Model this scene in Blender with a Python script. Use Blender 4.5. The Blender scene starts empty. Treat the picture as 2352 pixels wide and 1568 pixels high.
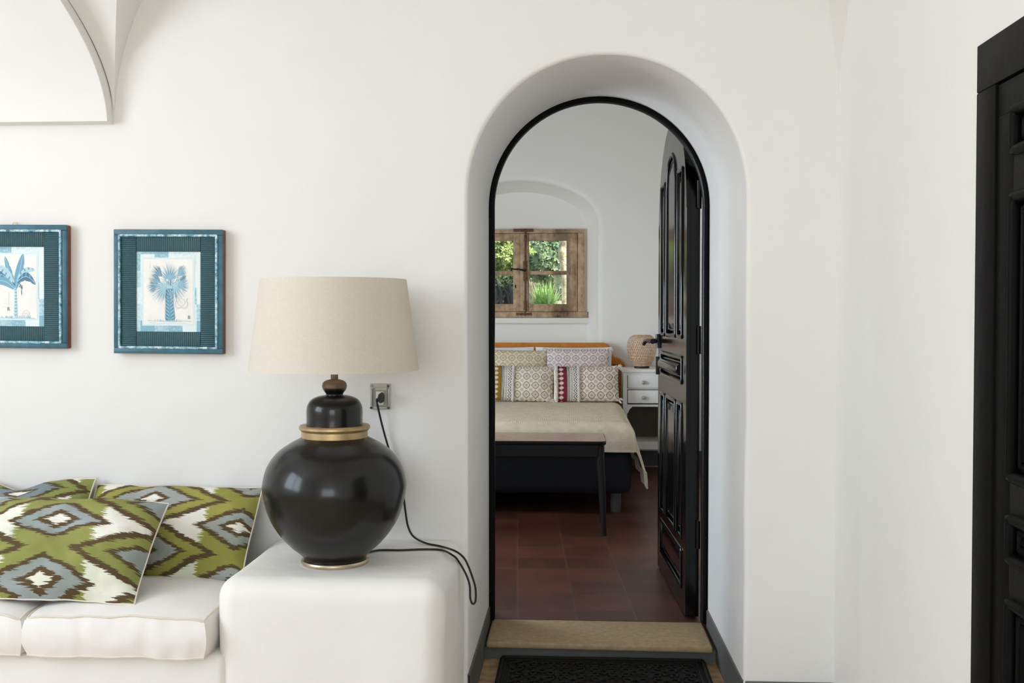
import bpy, bmesh, math, random
from math import pi, sin, cos, tan, sqrt, atan2, radians as R
from mathutils import Vector, Matrix, noise

C = bpy.context.scene.collection
random.seed(7)

# ------------------------------------------------------------------ camera
F = 2400.0
CAM = Vector((0, 0, 1.27))
PITCH = math.atan(59 / F)
YAW = math.atan(138 / F)
cam = bpy.data.cameras.new('camera')
cam.sensor_width = 36
cam.lens = 36 * F / 2352
camo = bpy.data.objects.new('camera', cam)
C.objects.link(camo)
camo.location = CAM
camo.rotation_euler = (pi / 2 - PITCH, 0, YAW)
bpy.context.scene.camera = camo
CM = camo.rotation_euler.to_matrix()


def ray(u, v):
    return CM @ Vector(((u - 1176) / F, -(v - 784) / F, -1))


def at(u, v, Y):                     # the point of the plane y = Y seen at photo pixel (u, v)
    d = ray(u, v)
    return CAM + d * (Y / d.y)


def atz(u, v, z):
    d = ray(u, v)
    return CAM + d * ((z - CAM.z) / d.z)


def atx(u, v, x):
    d = ray(u, v)
    return CAM + d * (x / d.x)


# ------------------------------------------------------------------ mesh builder
class MB:
    def __init__(s, org=(0, 0, 0)):
        s.v, s.f, s.m, s.uv = [], [], [], []
        s.org = Vector(org)

    def add(s, vs, fs, m=0, uvs=None):
        b = len(s.v)
        s.v += [Vector(p) for p in vs]
        s.uv += [tuple(q) for q in uvs] if uvs else [(0, 0)] * len(vs)
        s.f += [tuple(i + b for i in f) for f in fs]
        s.m += [m] * len(fs)
        return s

    def box(s, x0, x1, y0, y1, z0, z1, bev=0, seg=2, m=0, mat=None):
        bm = bmesh.new()
        bmesh.ops.create_cube(bm, size=1)
        for v in bm.verts:
            v.co = Vector(((x0 + x1) / 2 + v.co.x * (x1 - x0), (y0 + y1) / 2 + v.co.y * (y1 - y0), (z0 + z1) / 2 + v.co.z * (z1 - z0)))
        if bev:
            bmesh.ops.bevel(bm, geom=bm.edges[:], offset=bev, segments=seg, profile=.5, affect='EDGES')
        bm.verts.index_update()
        vs = [v.co.copy() for v in bm.verts]
        if mat is not None:
            vs = [mat @ p for p in vs]
        s.add(vs, [[v.index for v in f.verts] for f in bm.faces], m)
        bm.free()
        return s

    def lathe(s, prof, n=48, c=(0, 0, 0), m=0, cap=True, arc=None):
        c = Vector(c)
        vs, fs = [], []
        for r, z in prof:
            for i in range(n):
                a = 2 * pi * i / n
                vs.append(c + Vector((r * cos(a), r * sin(a), z)))
        for j in range(len(prof) - 1):
            for i in range(n):
                k = (i + 1) % n
                fs.append((j * n + i, j * n + k, (j + 1) * n + k, (j + 1) * n + i))
        if cap:
            fs.append(tuple(range(n))[::-1])
            fs.append(tuple((len(prof) - 1) * n + i for i in range(n)))
        return s.add(vs, fs, m)

    def tube(s, pts, r, n=8, closed=False, m=0, flat=None):
        pts = [Vector(p) for p in pts]
        if closed and not isinstance(r, (list, tuple)):
            q_ = []                                   # keep sharp corners from twisting the section
            for i in range(len(pts)):
                a_, b_, c_ = pts[i - 1], pts[i], pts[(i + 1) % len(pts)]
                u_, v_ = b_ - a_, c_ - b_
                if u_.length > 4 * r and v_.length > 4 * r and u_.angle(v_) > .6:
                    q_ += [b_ - u_.normalized() * r * 1.2, b_, b_ + v_.normalized() * r * 1.2]
                else:
                    q_.append(b_)
            pts = q_
        L = len(pts)
        rs = r if isinstance(r, (list, tuple)) else [r] * L
        vs, fs = [], []
        up = None
        for i in range(L):
            a = pts[(i - 1) % L] if (closed or i > 0) else pts[0]
            b = pts[(i + 1) % L] if (closed or i < L - 1) else pts[-1]
            t = (b - a).normalized()
            if up is None:
                up = Vector((0, 0, 1)) if abs(t.z) < .9 else Vector((0, 1, 0))
            sd = t.cross(up).normalized()
            up = sd.cross(t).normalized()
            for k in range(n):
                q = 2 * pi * k / n
                vs.append(pts[i] + (sd * cos(q) + up * sin(q) * (flat or 1)) * rs[i])
        for i in range(L if closed else L - 1):
            for k in range(n):
                fs.append((i * n + k, i * n + (k + 1) % n, ((i + 1) % L) * n + (k + 1) % n, ((i + 1) % L) * n + k))
        if not closed:
            fs.append(tuple(range(n))[::-1])
            fs.append(tuple((L - 1) * n + k for k in range(n)))
        return s.add(vs, fs, m)

    def prism(s, poly, f0, f1, m=0):
        """poly: list of 2-D points; f0/f1 turn one into the back / front 3-D point"""
        n = len(poly)
        vs = [f0(p) for p in poly] + [f1(p) for p in poly]
        fs = [tuple(range(n))[::-1], tuple(range(n, 2 * n))]
        fs += [(i, (i + 1) % n, n + (i + 1) % n, n + i) for i in range(n)]
        return s.add(vs, fs, m)

    def grid(s, P, m=0, uvs=None, flip=False):
        h, w = len(P), len(P[0])
        fs = []
        for j in range(h - 1):
            for i in range(w - 1):
                q = (j * w + i, j * w + i + 1, (j + 1) * w + i + 1, (j + 1) * w + i)
                fs.append(q[::-1] if flip else q)
        return s.add([p for r_ in P for p in r_], fs, m, [q for r_ in uvs for q in r_] if uvs else None)

    def build(s, name, mat, parent=None, smooth=True, angle=35, loc=None, fix=True):
        me = bpy.data.meshes.new(name)
        o_ = s.org
        me.from_pydata([tuple(p - o_) for p in s.v], [], s.f)
        for mm in (mat if isinstance(mat, (list, tuple)) else [mat]):
            me.materials.append(mm)
        me.polygons.foreach_set('material_index', s.m)
        if any(q != (0, 0) for q in s.uv):
            ul = me.uv_layers.new(name='UVMap')
            for lp in me.loops:
                ul.data[lp.index].uv = s.uv[lp.vertex_index]
        if fix:
            bm = bmesh.new()
            bm.from_mesh(me)
            bmesh.ops.recalc_face_normals(bm, faces=bm.faces[:])
            bm.to_mesh(me)
            bm.free()
        if smooth:
            me.polygons.foreach_set('use_smooth', [True] * len(me.polygons))
            me.set_sharp_from_angle(angle=R(angle))
        me.update()
        o = bpy.data.objects.new(name, me)
        C.objects.link(o)
        if parent is not None:
            o.parent = parent
        else:
            o.location = loc if loc is not None else o_
        return o


def tag(o, label=None, cat=None, group=None, kind=None):
    if label: o['label'] = label
    if cat: o['category'] = cat
    if group: o['group'] = group
    if kind: o['kind'] = kind
    return o


def thing(name, loc, label, cat, group=None, rot=(0, 0, 0), kind=None):
    o = bpy.data.objects.new(name, None)
    C.objects.link(o)
    o.empty_display_size = .1
    o.location = loc
    o.rotation_euler = rot
    return tag(o, label, cat, group, kind)


def struct(mb, name, mat, parent=None, **k):
    o = mb.build(name, mat, parent, **k)
    o['kind'] = 'structure'
    return o


# ------------------------------------------------------------------ node helper
def lin(c):
    return tuple((x / 12.92 if x <= .04045 else ((x + .055) / 1.055) ** 2.4) for x in (y / 255 for y in c)) + (1,)


class S:
    """a node socket with arithmetic"""
    def __init__(s, nt, k): s.nt, s.k = nt, k

    def op(s, o, *b):
        n = s.nt.nodes.new('ShaderNodeMath')
        n.operation = o
        for i, q in enumerate((s,) + b):
            if isinstance(q, S): s.nt.links.new(q.k, n.inputs[i])
            else: n.inputs[i].default_value = q
        return S(s.nt, n.outputs[0])
    def __add__(s, b): return s.op('ADD', b)
    def __sub__(s, b): return s.op('SUBTRACT', b)
    def __mul__(s, b): return s.op('MULTIPLY', b)
    def __truediv__(s, b): return s.op('DIVIDE', b)
    __radd__ = __add__
    __rmul__ = __mul__
    def __rsub__(s, b): return (s * -1.0) + b
    def abs(s): return s.op('ABSOLUTE')
    def fr(s): return s.op('FRACT')
    def floor(s): return s.op('FLOOR')
    def sin(s): return s.op('SINE')
    def min(s, b): return s.op('MINIMUM', b)
    def max(s, b): return s.op('MAXIMUM', b)
    def lt(s, b): return s.op('LESS_THAN', b)
    def gt(s, b): return s.op('GREATER_THAN', b)
    def pw(s, b): return s.op('POWER', b)
    def band(s, a, b): return s.gt(a) * s.lt(b)
    def tri(s): return ((s + .5).fr() - .5).abs()      # distance to the nearest integer
    def clamp(s): return s.max(0.0).min(1.0)


class Mat:
    def __init__(s, name, col=(200, 200, 200), rough=.6, metal=0, spec=.5, coat=0, coat_rough=.1, sheen=0):
        s.m = bpy.data.materials.new(name)
        s.m.use_nodes = True
        s.nt = s.m.node_tree
        s.b = s.nt.nodes['Principled BSDF']
        s.set('Base Color', lin(col))
        s.set('Roughness', rough)
        s.set('Metallic', metal)
        s.set('Specular IOR Level', spec)
        s.set('Coat Weight', coat)
        s.set('Coat Roughness', coat_rough)
        s.set('Sheen Weight', sheen)

    def set(s, k, v):
        if isinstance(v, S): s.nt.links.new(v.k, s.b.inputs[k])
        else: s.b.inputs[k].default_value = v

    def coord(s, kind='Object'):
        n = s.nt.nodes.new('ShaderNodeTexCoord')
        return S(s.nt, n.outputs[kind])

    def uvw(s, kind='UV'):
        n = s.nt.nodes.new('ShaderNodeSeparateXYZ')
        s.nt.links.new(s.coord(kind).k, n.inputs[0])
        return tuple(S(s.nt, n.outputs[i]) for i in range(3))

    def comb(s, x, y, z=0.0):
        n = s.nt.nodes.new('ShaderNodeCombineXYZ')
        for i, q in enumerate((x, y, z)):
            if isinstance(q, S): s.nt.links.new(q.k, n.inputs[i])
            else: n.inputs[i].default_value = q
        return S(s.nt, n.outputs[0])

    def noise(s, scale, vec=None, detail=3, rough=.55, kind='Object', dist=0):
        n = s.nt.nodes.new('ShaderNodeTexNoise')
        s.nt.links.new((vec or s.coord(kind)).k, n.inputs['Vector'])
        n.inputs['Scale'].default_value = scale
        n.inputs['Detail'].default_value = detail
        n.inputs['Roughness'].default_value = rough
        n.inputs['Distortion'].default_value = dist
        return S(s.nt, n.outputs[0])

    def mix(s, f, a, b):
        n = s.nt.nodes.new('ShaderNodeMix')
        n.data_type = 'RGBA'
        for sk, q in ((n.inputs[0], f), (n.inputs[6], a), (n.inputs[7], b)):
            if isinstance(q, S): s.nt.links.new(q.k, sk)
            elif isinstance(q, (int, float)): sk.default_value = q
            else: sk.default_value = lin(q)
        return S(s.nt, n.outputs[2])

    def ramp(s, f, stops, const=False):
        n = s.nt.nodes.new('ShaderNodeValToRGB')
        cr = n.color_ramp
        cr.interpolation = 'CONSTANT' if const else 'LINEAR'
        while len(cr.elements) < len(stops): cr.elements.new(.5)
        for e, (p, c) in zip(cr.elements, stops):
            e.position = p
            e.color = lin(c)
        s.nt.links.new(f.k, n.inputs[0])
        return S(s.nt, n.outputs[0])

    def bump(s, h, dist=.01, strength=1.0):
        n = s.nt.nodes.new('ShaderNodeBump')
        n.inputs['Strength'].default_value = strength
        n.inputs['Distance'].default_value = dist
        s.nt.links.new(h.k, n.inputs['Height'])
        s.nt.links.new(n.outputs[0], s.b.inputs['Normal'])


M = {}


def plaster(name, col, amt=1.0):
    a = Mat(name, col, .85, spec=.25)
    n1 = a.noise(2.2, detail=3)
    n2 = a.noise(28, detail=4)
    a.bump(n1 * .022 + n2 * .0012, 1.0 * amt, .8)
    return a.m


M['plaster'] = plaster('white_plaster', (236, 234, 230))
M['plaster_bed'] = plaster('bedroom_plaster', (236, 232, 224))
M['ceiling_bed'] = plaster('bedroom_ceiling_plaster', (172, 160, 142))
M['masonry'] = plaster('limewashed_masonry', (240, 237, 231), 1.3)


def simple(key, name, col, rough=.6, metal=0, nz=0, nscale=30, bump=0, **k):
    a = Mat(name, col, rough, metal, **k)
    if nz:
        c = tuple(max(0, x * (1 - nz)) for x in col)
        d = tuple(min(255, x * (1 + nz)) for x in col)
        a.set('Base Color', a.ramp(a.noise(nscale, detail=5), [(.3, c), (.7, d)]))
    if bump:
        a.bump(a.noise(nscale * 2, detail=4), bump, .8)
    M[key] = a.m
    return a


simple('grey_paint', 'grey_skirting_paint', (92, 91, 86), .6, nz=.08, nscale=6)
simple('step_stone', 'sandstone', (172, 148, 112), .75, nz=.07, nscale=45, bump=.0015)
simple('floor_living', 'tan_stone_floor', (158, 128, 96), .6, nz=.22, nscale=18, bump=.003)
simple('floor_room', 'pale_stone_floor', (204, 186, 160), .5, nz=.05, nscale=6)
simple('mat_rubber', 'black_cast_mat', (24, 21, 18), .7, spec=.25, nz=.2, nscale=40)
simple('iron', 'black_iron', (22, 20, 19), .4, metal=.3)
simple('cord', 'black_cable', (22, 21, 22), .45)
simple('cord_white', 'white_cable', (205, 195, 180), .5)
simple('socket', 'grey_plastic', (186, 182, 168), .5)
simple('socket_ivory', 'ivory_plastic', (226, 221, 205), .45)
simple('socket_in', 'smoked_plastic', (158, 155, 146), .35)
simple('screw', 'screw_steel', (70, 64, 58), .4, metal=.7)
simple('screw_light', 'bright_screw', (175, 170, 158), .4, metal=.7)
simple('brass', 'aged_brass', (176, 152, 112), .4, metal=.7, nz=.16, nscale=9)
simple('brass_pale', 'pale_brass', (200, 184, 156), .34, metal=.8, nz=.1, nscale=12)
simple('wood_finial', 'turned_brown_wood', (112, 88, 62), .45, nz=.25, nscale=22)
simple('navy', 'navy_valance_fabric', (13, 13, 19), .9, nz=.1)
simple('mustard', 'mustard_velvet', (196, 122, 30), .8, nz=.07, nscale=20, sheen=.3)
simple('white_linen', 'white_cotton', (236, 234, 238), .85, nz=.02)
simple('fur', 'white_fur_trim', (240, 232, 224), .95, bump=.01, nscale=120)
simple('seat', 'white_cotton_canvas', (240, 236, 231), .9, spec=.2, bump=.0005, nscale=320)
simple('piping', 'cream_piping', (226, 216, 202), .85)
simple('nightstand', 'white_painted_wood', (226, 222, 216), .5, nz=.03, nscale=12)
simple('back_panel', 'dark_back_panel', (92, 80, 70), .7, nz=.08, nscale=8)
simple('glass_knob', 'glass_knob', (150, 146, 140), .15, coat=1)
simple('bamboo', 'bamboo_strip', (205, 168, 136), .55, nz=.12, nscale=40)
simple('black_wood', 'black_lamp_foot', (24, 21, 20), .45)
simple('leg_grey', 'pale_bed_foot', (74, 70, 64), .6)
simple('red_edge', 'red_brown_edge', (122, 62, 46), .6, nz=.1)
simple('paper', 'print_paper', (236, 234, 228), .6, nz=.02, nscale=20)
simple('ink_mid', 'blue_ink_mid', (108, 162, 186), .6)
simple('ink_light', 'blue_ink_light', (176, 208, 220), .6)
simple('ink_dark', 'blue_ink_dark', (72, 120, 144), .6)
simple('ink_pale', 'blue_ink_pale', (214, 230, 235), .6)
simple('ink_grey', 'grey_ink', (216, 216, 212), .6)
simple('ink_black', 'black_ink', (96, 98, 100), .6)
simple('ground', 'garden_ground', (150, 136, 114), .9, nz=.2, nscale=6)
simple('bark', 'tree_bark', (206, 176, 146), .85, nz=.35, nscale=14, bump=.02)
simple('bark_dark', 'dark_stem_bark', (58, 50, 44), .85, nz=.3, nscale=14)
simple('outer_wall', 'outer_render', (214, 204, 188), .85)

# glossy black paint
a = Mat('black_gloss_paint', (6, 5, 5), .15, spec=.3)
a.bump(a.noise(7, detail=4) * .003 + a.noise(60, detail=2) * .0004, .6, .7)
M['door_black'] = a.m
a = Mat('worn_black_paint', (10, 9, 9), .4, spec=.12)
pk = a.noise(46, detail=6, rough=.7)
a.set('Base Color', a.mix(pk.gt(.70), (9, 8, 8), (140, 126, 104)))
a.bump(a.noise(60, detail=3), .002, .7)
M['frame_black'] = a.m
a = Mat('satin_black_paint', (11, 10, 9), .5, spec=.07)
pk = a.noise(30, detail=6, rough=.7)
a.set('Base Color', a.mix(pk.gt(.72), (12, 11, 10), (80, 70, 58)))
a.bump(a.noise(10, detail=4), .004, .7)
M['door_satin'] = a.m

# charcoal jar
a = Mat('charcoal_glaze', (30, 28, 27), .34, spec=.2, coat=.42, coat_rough=.14)
a.set('Base Color', a.ramp(a.noise(5, detail=4), [(.3, (14, 13, 13)), (.7, (24, 23, 22))]))
M['jar'] = a.m

# linen shade, lets some light through
a = Mat('linen_shade', (236, 230, 220), .9, spec=.1)
x, y, z = a.uvw('Object')
wv = a.noise(1, a.comb(x * 60, y * 60, z * 900), 2) * .5 + a.noise(1, a.comb(x * 600, y * 600, z * 40), 2) * .5
a.set('Base Color', a.ramp(wv, [(.3, (232, 224, 210)), (.7, (246, 241, 232))]))
a.bump(wv, .0015, .6)
tr = a.nt.nodes.new('ShaderNodeBsdfTranslucent')
tr.inputs[0].default_value = lin((226, 206, 176))
mx = a.nt.nodes.new('ShaderNodeMixShader')
mx.inputs[0].default_value = .3
a.nt.links.new(a.b.outputs[0], mx.inputs[1])
a.nt.links.new(tr.outputs[0], mx.inputs[2])
a.nt.links.new(mx.outputs[0], a.nt.nodes['Material Output'].inputs[0])
M['shade'] = a.m

# terracotta tiles
a = Mat('terracotta_tiles', (120, 62, 44), .42, spec=.4)
n = a.nt.nodes.new('ShaderNodeTexBrick')
x, y, z = a.uvw('Object')
a.nt.links.new(a.comb(x * .9986 + y * .052, y * .9986 - x * .052).k, n.inputs['Vector'])
n.offset = 0.0
n.inputs['Scale'].default_value = 1
n.inputs['Brick Width'].default_value = .235
n.inputs['Row Height'].default_value = .235
n.inputs['Mortar Size'].default_value = .004
n.inputs['Mortar Smooth'].default_value = .3
n.inputs['Color1'].default_value = lin((106, 60, 44))
n.inputs['Color2'].default_value = lin((84, 46, 34))
n.inputs['Mortar'].default_value = lin((104, 76, 58))
nz = a.noise(5, detail=5)
c = S(a.nt, n.outputs[0])
mixn = a.nt.nodes.new('ShaderNodeMix'); mixn.data_type = 'RGBA'; mixn.blend_type = 'MULTIPLY'
mixn.inputs[0].default_value = 1
a.nt.links.new(c.k, mixn.inputs[6])
a.nt.links.new(a.ramp(nz, [(.3, (205, 195, 190)), (.7, (255, 255, 255))]).k, mixn.inputs[7])
a.set('Base Color', S(a.nt, mixn.outputs[2]))
M['tiles'] = a.m

# weathered window wood
a = Mat('weathered_window_wood', (150, 118, 88), .6)
x, y, z = a.uvw('Object')
g = a.noise(1, a.comb(x * 14, y * 14, z * 14), 6, .7)
st = a.noise(9, detail=4)
base = a.ramp(g, [(.25, (138, 108, 80)), (.5, (188, 156, 122)), (.75, (214, 186, 152))])
st2 = a.noise(1, a.comb(x * 30, y * 30, z * 5), 4)
side = ((x - .185) * 9.0).clamp() * ((.50 - x) * 9.0).clamp()
stain = ((st * .6 + st2 * .4 - .50) * 6.0).clamp() * .55 + ((st2 + side * .45 - .62) * 5.0).clamp() * .6 * side
a.set('Base Color', a.mix(stain.clamp(), base, (82, 60, 42)))
a.bump(g, .004, .6)
M['window_wood'] = a.m
simple('rust', 'rusty_iron', (92, 66, 48), .6, metal=.4, nz=.4, nscale=60)

# bench wood top (grain) and dark bench
a = Mat('reddish_wood_top', (150, 106, 84), .24, spec=.6)
x, y, z = a.uvw('Object')
g = a.noise(1, a.comb(x * 5, y * 60, z * 60), 6, .65)
a.set('Base Color', a.ramp(g, [(.3, (120, 84, 66)), (.6, (166, 124, 104)), (.75, (192, 152, 130))]))
M['bench_top'] = a.m
simple('bench_dark', 'dark_stained_wood', (14, 10, 8), .5, spec=.3)

# teal ribbed picture frame: local x/z in the object's own metres
def teal(name, vert):
    a = Mat(name, (40, 76, 84), .5)
    x, y, z = a.uvw('Object')
    q = x if vert else z
    wob = a.noise(20, detail=2) * .0025
    rib = ((q + wob) * (1 / .0062)).tri() * 2.0
    n = a.noise(90, detail=4)
    a.set('Base Color', a.ramp(rib * .7 + n * .3, [(.15, (28, 60, 68)), (.55, (44, 84, 92)), (.8, (70, 112, 120))]))
    a.bump(rib, .002, .9)
    return a.m
M['teal_v'] = teal('teal_ribbed_vertical', True)
M['teal_h'] = teal('teal_ribbed_horizontal', False)
simple('teal_edge', 'teal_frame_paint', (50, 96, 112), .45, nz=.12, nscale=30)
a = Mat('rubbed_pale_blue', (150, 195, 210), .5)
n = a.noise(55, detail=6, rough=.7)
a.set('Base Color', a.ramp(n, [(.38, (66, 112, 130)), (.5, (140, 190, 208)), (.62, (226, 238, 236))]))
M['teal_rub'] = a.m
a = Mat('patchwork_print_border', (190, 215, 222), .6)
x, y, z = a.uvw('Object')
cell = a.noise(1, a.comb((x * 22).floor() * 3.7, (z * 19).floor() * 5.3), 0)
n = a.noise(120, detail=4)
a.set('Base Color', a.ramp(cell * .75 + n * .25, [(.36, (132, 178, 194)), (.48, (196, 220, 226)), (.58, (224, 236, 236))]))
M['border'] = a.m


# ikat cushion fabric (uv in metres)
def ikat(name, xa, za, su, sv, green, blue):
    ou, ov = -(xa + 3) / (2 * su), -(za + 3) / sv
    a = Mat(name, green, .8, spec=.2)
    u, v, _ = a.uvw('UV')
    br = (96, 78, 54)
    wh = (244, 240, 230)
    j = a.noise(1, a.comb(u * 6, v * 210), 3, .75) - .5
    j2 = a.noise(14, a.comb(u, v), 2) - .5
    du = ((u * (1 / (2 * su)) + ou).tri() * 2.0)
    dv = ((v * (1 / sv)) + ov).tri()
    f = du + dv * 1.24 + j * .30 + j2 * .09
    col = a.ramp(f * .55, [(0, wh), (.1 * .55, br), (.2 * .55, blue), (.37 * .55, br), (.47 * .55, green), (.78 * .55, br), (.9 * .55, green),
                           (1.08 * .55, br), (1.17 * .55, blue), (1.4 * .55, br), (1.5 * .55, wh)], True)
    w = f.band(.47, .78) * (du + j * .3).gt(.36)
    col = a.mix(w, col, wh)
    fade = a.noise(5, a.comb(u, v), 3)
    mm = a.nt.nodes.new('ShaderNodeMix'); mm.data_type = 'RGBA'; mm.blend_type = 'MULTIPLY'
    mm.inputs[0].default_value = .8
    a.nt.links.new(col.k, mm.inputs[6])
    a.nt.links.new(a.ramp(fade, [(.3, (215, 222, 205)), (.65, (255, 255, 255))]).k, mm.inputs[7])
    a.set('Base Color', S(a.nt, mm.outputs[2]))
    a.bump(a.noise(8, a.comb(u, v), 3) * .012 + a.noise(420, a.comb(u, v), 1) * .0006, 1.0, .7)
    return a.m


# block-printed lattice fabric, with an optional band of stripes at the left end
def lattice(name, cell, ink, cream, ou=0., ov=0., bands=None, half=.25):
    a = Mat(name, cream, .9, spec=.15)
    u, v, _ = a.uvw('UV')
    A = u * (1 / cell) + ou
    B = v * (1 / cell) + ov
    x1, y1 = A.tri(), B.tri()
    x2, y2 = .5 - x1, .5 - y1
    r1 = (x1 * x1 + y1 * y1).pw(.5)
    m1 = r1 * .38 + (x1 + y1) * .52
    dash = ((x1 - y1) * 13.0).tri().gt(.17)
    k = m1.band(.04, .105)
    k = k.max(m1.band(.2, .25) * dash)
    k = k.max(m1.band(.325, .40))
    out = m1.gt(.42)
    k = k.max(out * (x2 - y2).abs().lt(.018))
    dots = ((x2 - .13).abs() + y2).lt(.05).max((x2 + (y2 - .13).abs()).lt(.05))
    k = k.max(out * dots)
    col = a.mix(k * .92, cream, ink)
    if bands:
        hue, st = bands
        t = u + half                       # metres from the left edge
        V = v
        def lay(lo, hi, c):
            nonlocal col
            col = a.mix(t.band(lo, hi), col, c)
        lay(-1, .018, cream)
        # flower band
        fl = ((V * 28.).tri() * 2.0 + ((t - .058) * 34.).abs())
        flm = fl.band(.18, .5).max(fl.band(.68, .82))
        lay(.035, .085, a.mix(flm * t.lt(.076), hue, cream))
        lay(.085, .098, hue)
        s2 = ((t - .098) * (1 / .0075)).fr().lt(.62)
        lay(.098, .124, a.mix(s2, cream, st))
        tick = (V * (1 / .0085)).fr().lt(.5)
        lay(.124, .15, a.mix(tick * t.band(.128, .146), cream, (112, 104, 100)))
        zz = (((t - .15) * 24. + (V * 24.).tri() * 1.1) * 2.2).fr().lt(.45)
        lay(.15, .182, a.mix(zz, cream, (92, 88, 92)))
    a.set('Base Color', col)
    a.bump(a.noise(300, a.comb(u, v), 2), .002, .6)
    return a.m


# woven bedspread
a = Mat('beige_waffle_bedspread', (214, 198, 172), .92, spec=.15)
u, v, _ = a.uvw('UV')
wf = ((u * 84.).tri() * 2.).pw(2.0).max(((v * 84.).tri() * 2.).pw(2.0))
dm = ((u * 6.).tri() + (v * 5.2).tri()).lt(.46)
a.set('Base Color', a.ramp(a.noise(16, a.comb(u, v), 3), [(.3, (208, 191, 164)), (.7, (224, 209, 184))]))
a.bump(wf * (dm * .85 + .15) * .02 + a.noise(120, a.comb(u, v), 2) * .004, .07, .8)
M['spread'] = a.m
simple('fringe', 'bedspread_fringe', (202, 190, 170), .9)

# window glass
a = Mat('window_glass', (255, 255, 255), .02)
nt = a.nt
tr = nt.nodes.new('ShaderNodeBsdfTransparent')
gl = nt.nodes.new('ShaderNodeBsdfGlossy')
gl.inputs['Roughness'].default_value = .02
fr = nt.nodes.new('ShaderNodeFresnel')
fr.inputs[0].default_value = 1.3
mx = nt.nodes.new('ShaderNodeMixShader')
nt.links.new(fr.outputs[0], mx.inputs[0])
nt.links.new(tr.outputs[0], mx.inputs[1])
nt.links.new(gl.outputs[0], mx.inputs[2])
nt.links.new(mx.outputs[0], nt.nodes['Material Output'].inputs[0])
M['glass'] = a.m


def leafmat(name, c0, c1):
    a = Mat(name, c0, .5, spec=.3)
    a.set('Base Color', a.ramp(a.noise(5, detail=4), [(.35, c0), (.65, c1)]))
    tr = a.nt.nodes.new('ShaderNodeBsdfTranslucent')
    tr.inputs[0].default_value = lin(c1)
    mx = a.nt.nodes.new('ShaderNodeMixShader')
    mx.inputs[0].default_value = .3
    a.nt.links.new(a.b.outputs[0], mx.inputs[1])
    a.nt.links.new(tr.outputs[0], mx.inputs[2])
    a.nt.links.new(mx.outputs[0], a.nt.nodes['Material Output'].inputs[0])
    return a.m


M['leaf_a'] = leafmat('grey_green_leaf', (112, 138, 104), (168, 190, 150))
M['leaf_b'] = leafmat('yellow_green_leaf', (136, 158, 92), (190, 206, 136))
M['leaf_c'] = leafmat('dark_green_leaf', (70, 92, 64), (110, 132, 92))
M['leaf_d'] = leafmat('bright_blade', (132, 176, 88), (190, 220, 138))

# ------------------------------------------------------------------ the setting
YW = 3.28          # front face of the white wall
YF = 4.085         # door frame
YB = 4.17          # bedroom side of that wall
ZB = .07           # bedroom floor
YBW = 8.40         # bedroom back wall
XR = at(1922, 725, YW).x
XL_ROOM, Y_ROOM = -3.3, -3.6
ZS = 1.885         # springing of the vault
XSP = at(263, 277, YW).x


def arch_loop(xc, hw, zs, rise, zb, n=48, nj=14, wob=0, seed=0):
    """closed loop: up the left side, over the arch, down the right side, along the bottom"""
    L = []
    for i in range(nj):
        L.append((xc - hw, zb + (zs - zb) * i / nj))
    for i in range(n + 1):
        q = pi - pi * i / n
        L.append((xc + hw * cos(q), zs + rise * sin(q)))
    for i in range(1, nj + 1):
        L.append((xc + hw, zs + (zb - zs) * i / nj))
    for i in range(1, 8):
        L.append((xc + hw - 2 * hw * i / 8, zb))
    if wob:
        L = [(x + wob * noise.noise((x * 2, z * 2.3, seed)), z + wob * noise.noise((x * 2, z * 2.3, seed + 9))) for x, z in L]
    return L


def outer_loop(L, x0, x1, z0, z1):
    cx = sum(p[0] for p in L) / len(L)
    cz = sum(p[1] for p in L) / len(L)
    out = []
    for x, z in L:
        dx, dz = x - cx, z - cz
        t = min((x1 - cx) / dx if dx > 1e-9 else 1e9, (x0 - cx) / dx if dx < -1e-9 else 1e9,
                (z1 - cz) / dz if dz > 1e-9 else 1e9, (z0 - cz) / dz if dz < -1e-9 else 1e9)
        out.append([cx + dx * t, cz + dz * t])
    for c in ((x0, z0), (x0, z1), (x1, z0), (x1, z1)):
        k = min(range(len(out)), key=lambda i: (out[i][0] - c[0]) ** 2 + (out[i][1] - c[1]) ** 2)
        out[k] = list(c)
    return out


def grow(L, d):
    n = len(L)
    out = []
    for i in range(n):
        a_, b_ = Vector(L[i - 1]), Vector(L[(i + 1) % n])
        t = (b_ - a_).normalized()
        out.append((L[i][0] - t.y * d, L[i][1] + t.x * d))      # loop runs clockwise: left normal points outward
    return out


def rings(mb, rs):
    n = len(rs[0])
    vs = [p for r_ in rs for p in r_]
    fs = []
    for j in range(len(rs) - 1):
        for i in range(n):
            k = (i + 1) % n
            fs.append((j * n + i, j * n + k, (j + 1) * n + k, (j + 1) * n + i))
    mb.add(vs, fs)


def Y3(L, y): return [Vector((p[0], y, p[1])) for p in L]


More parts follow.
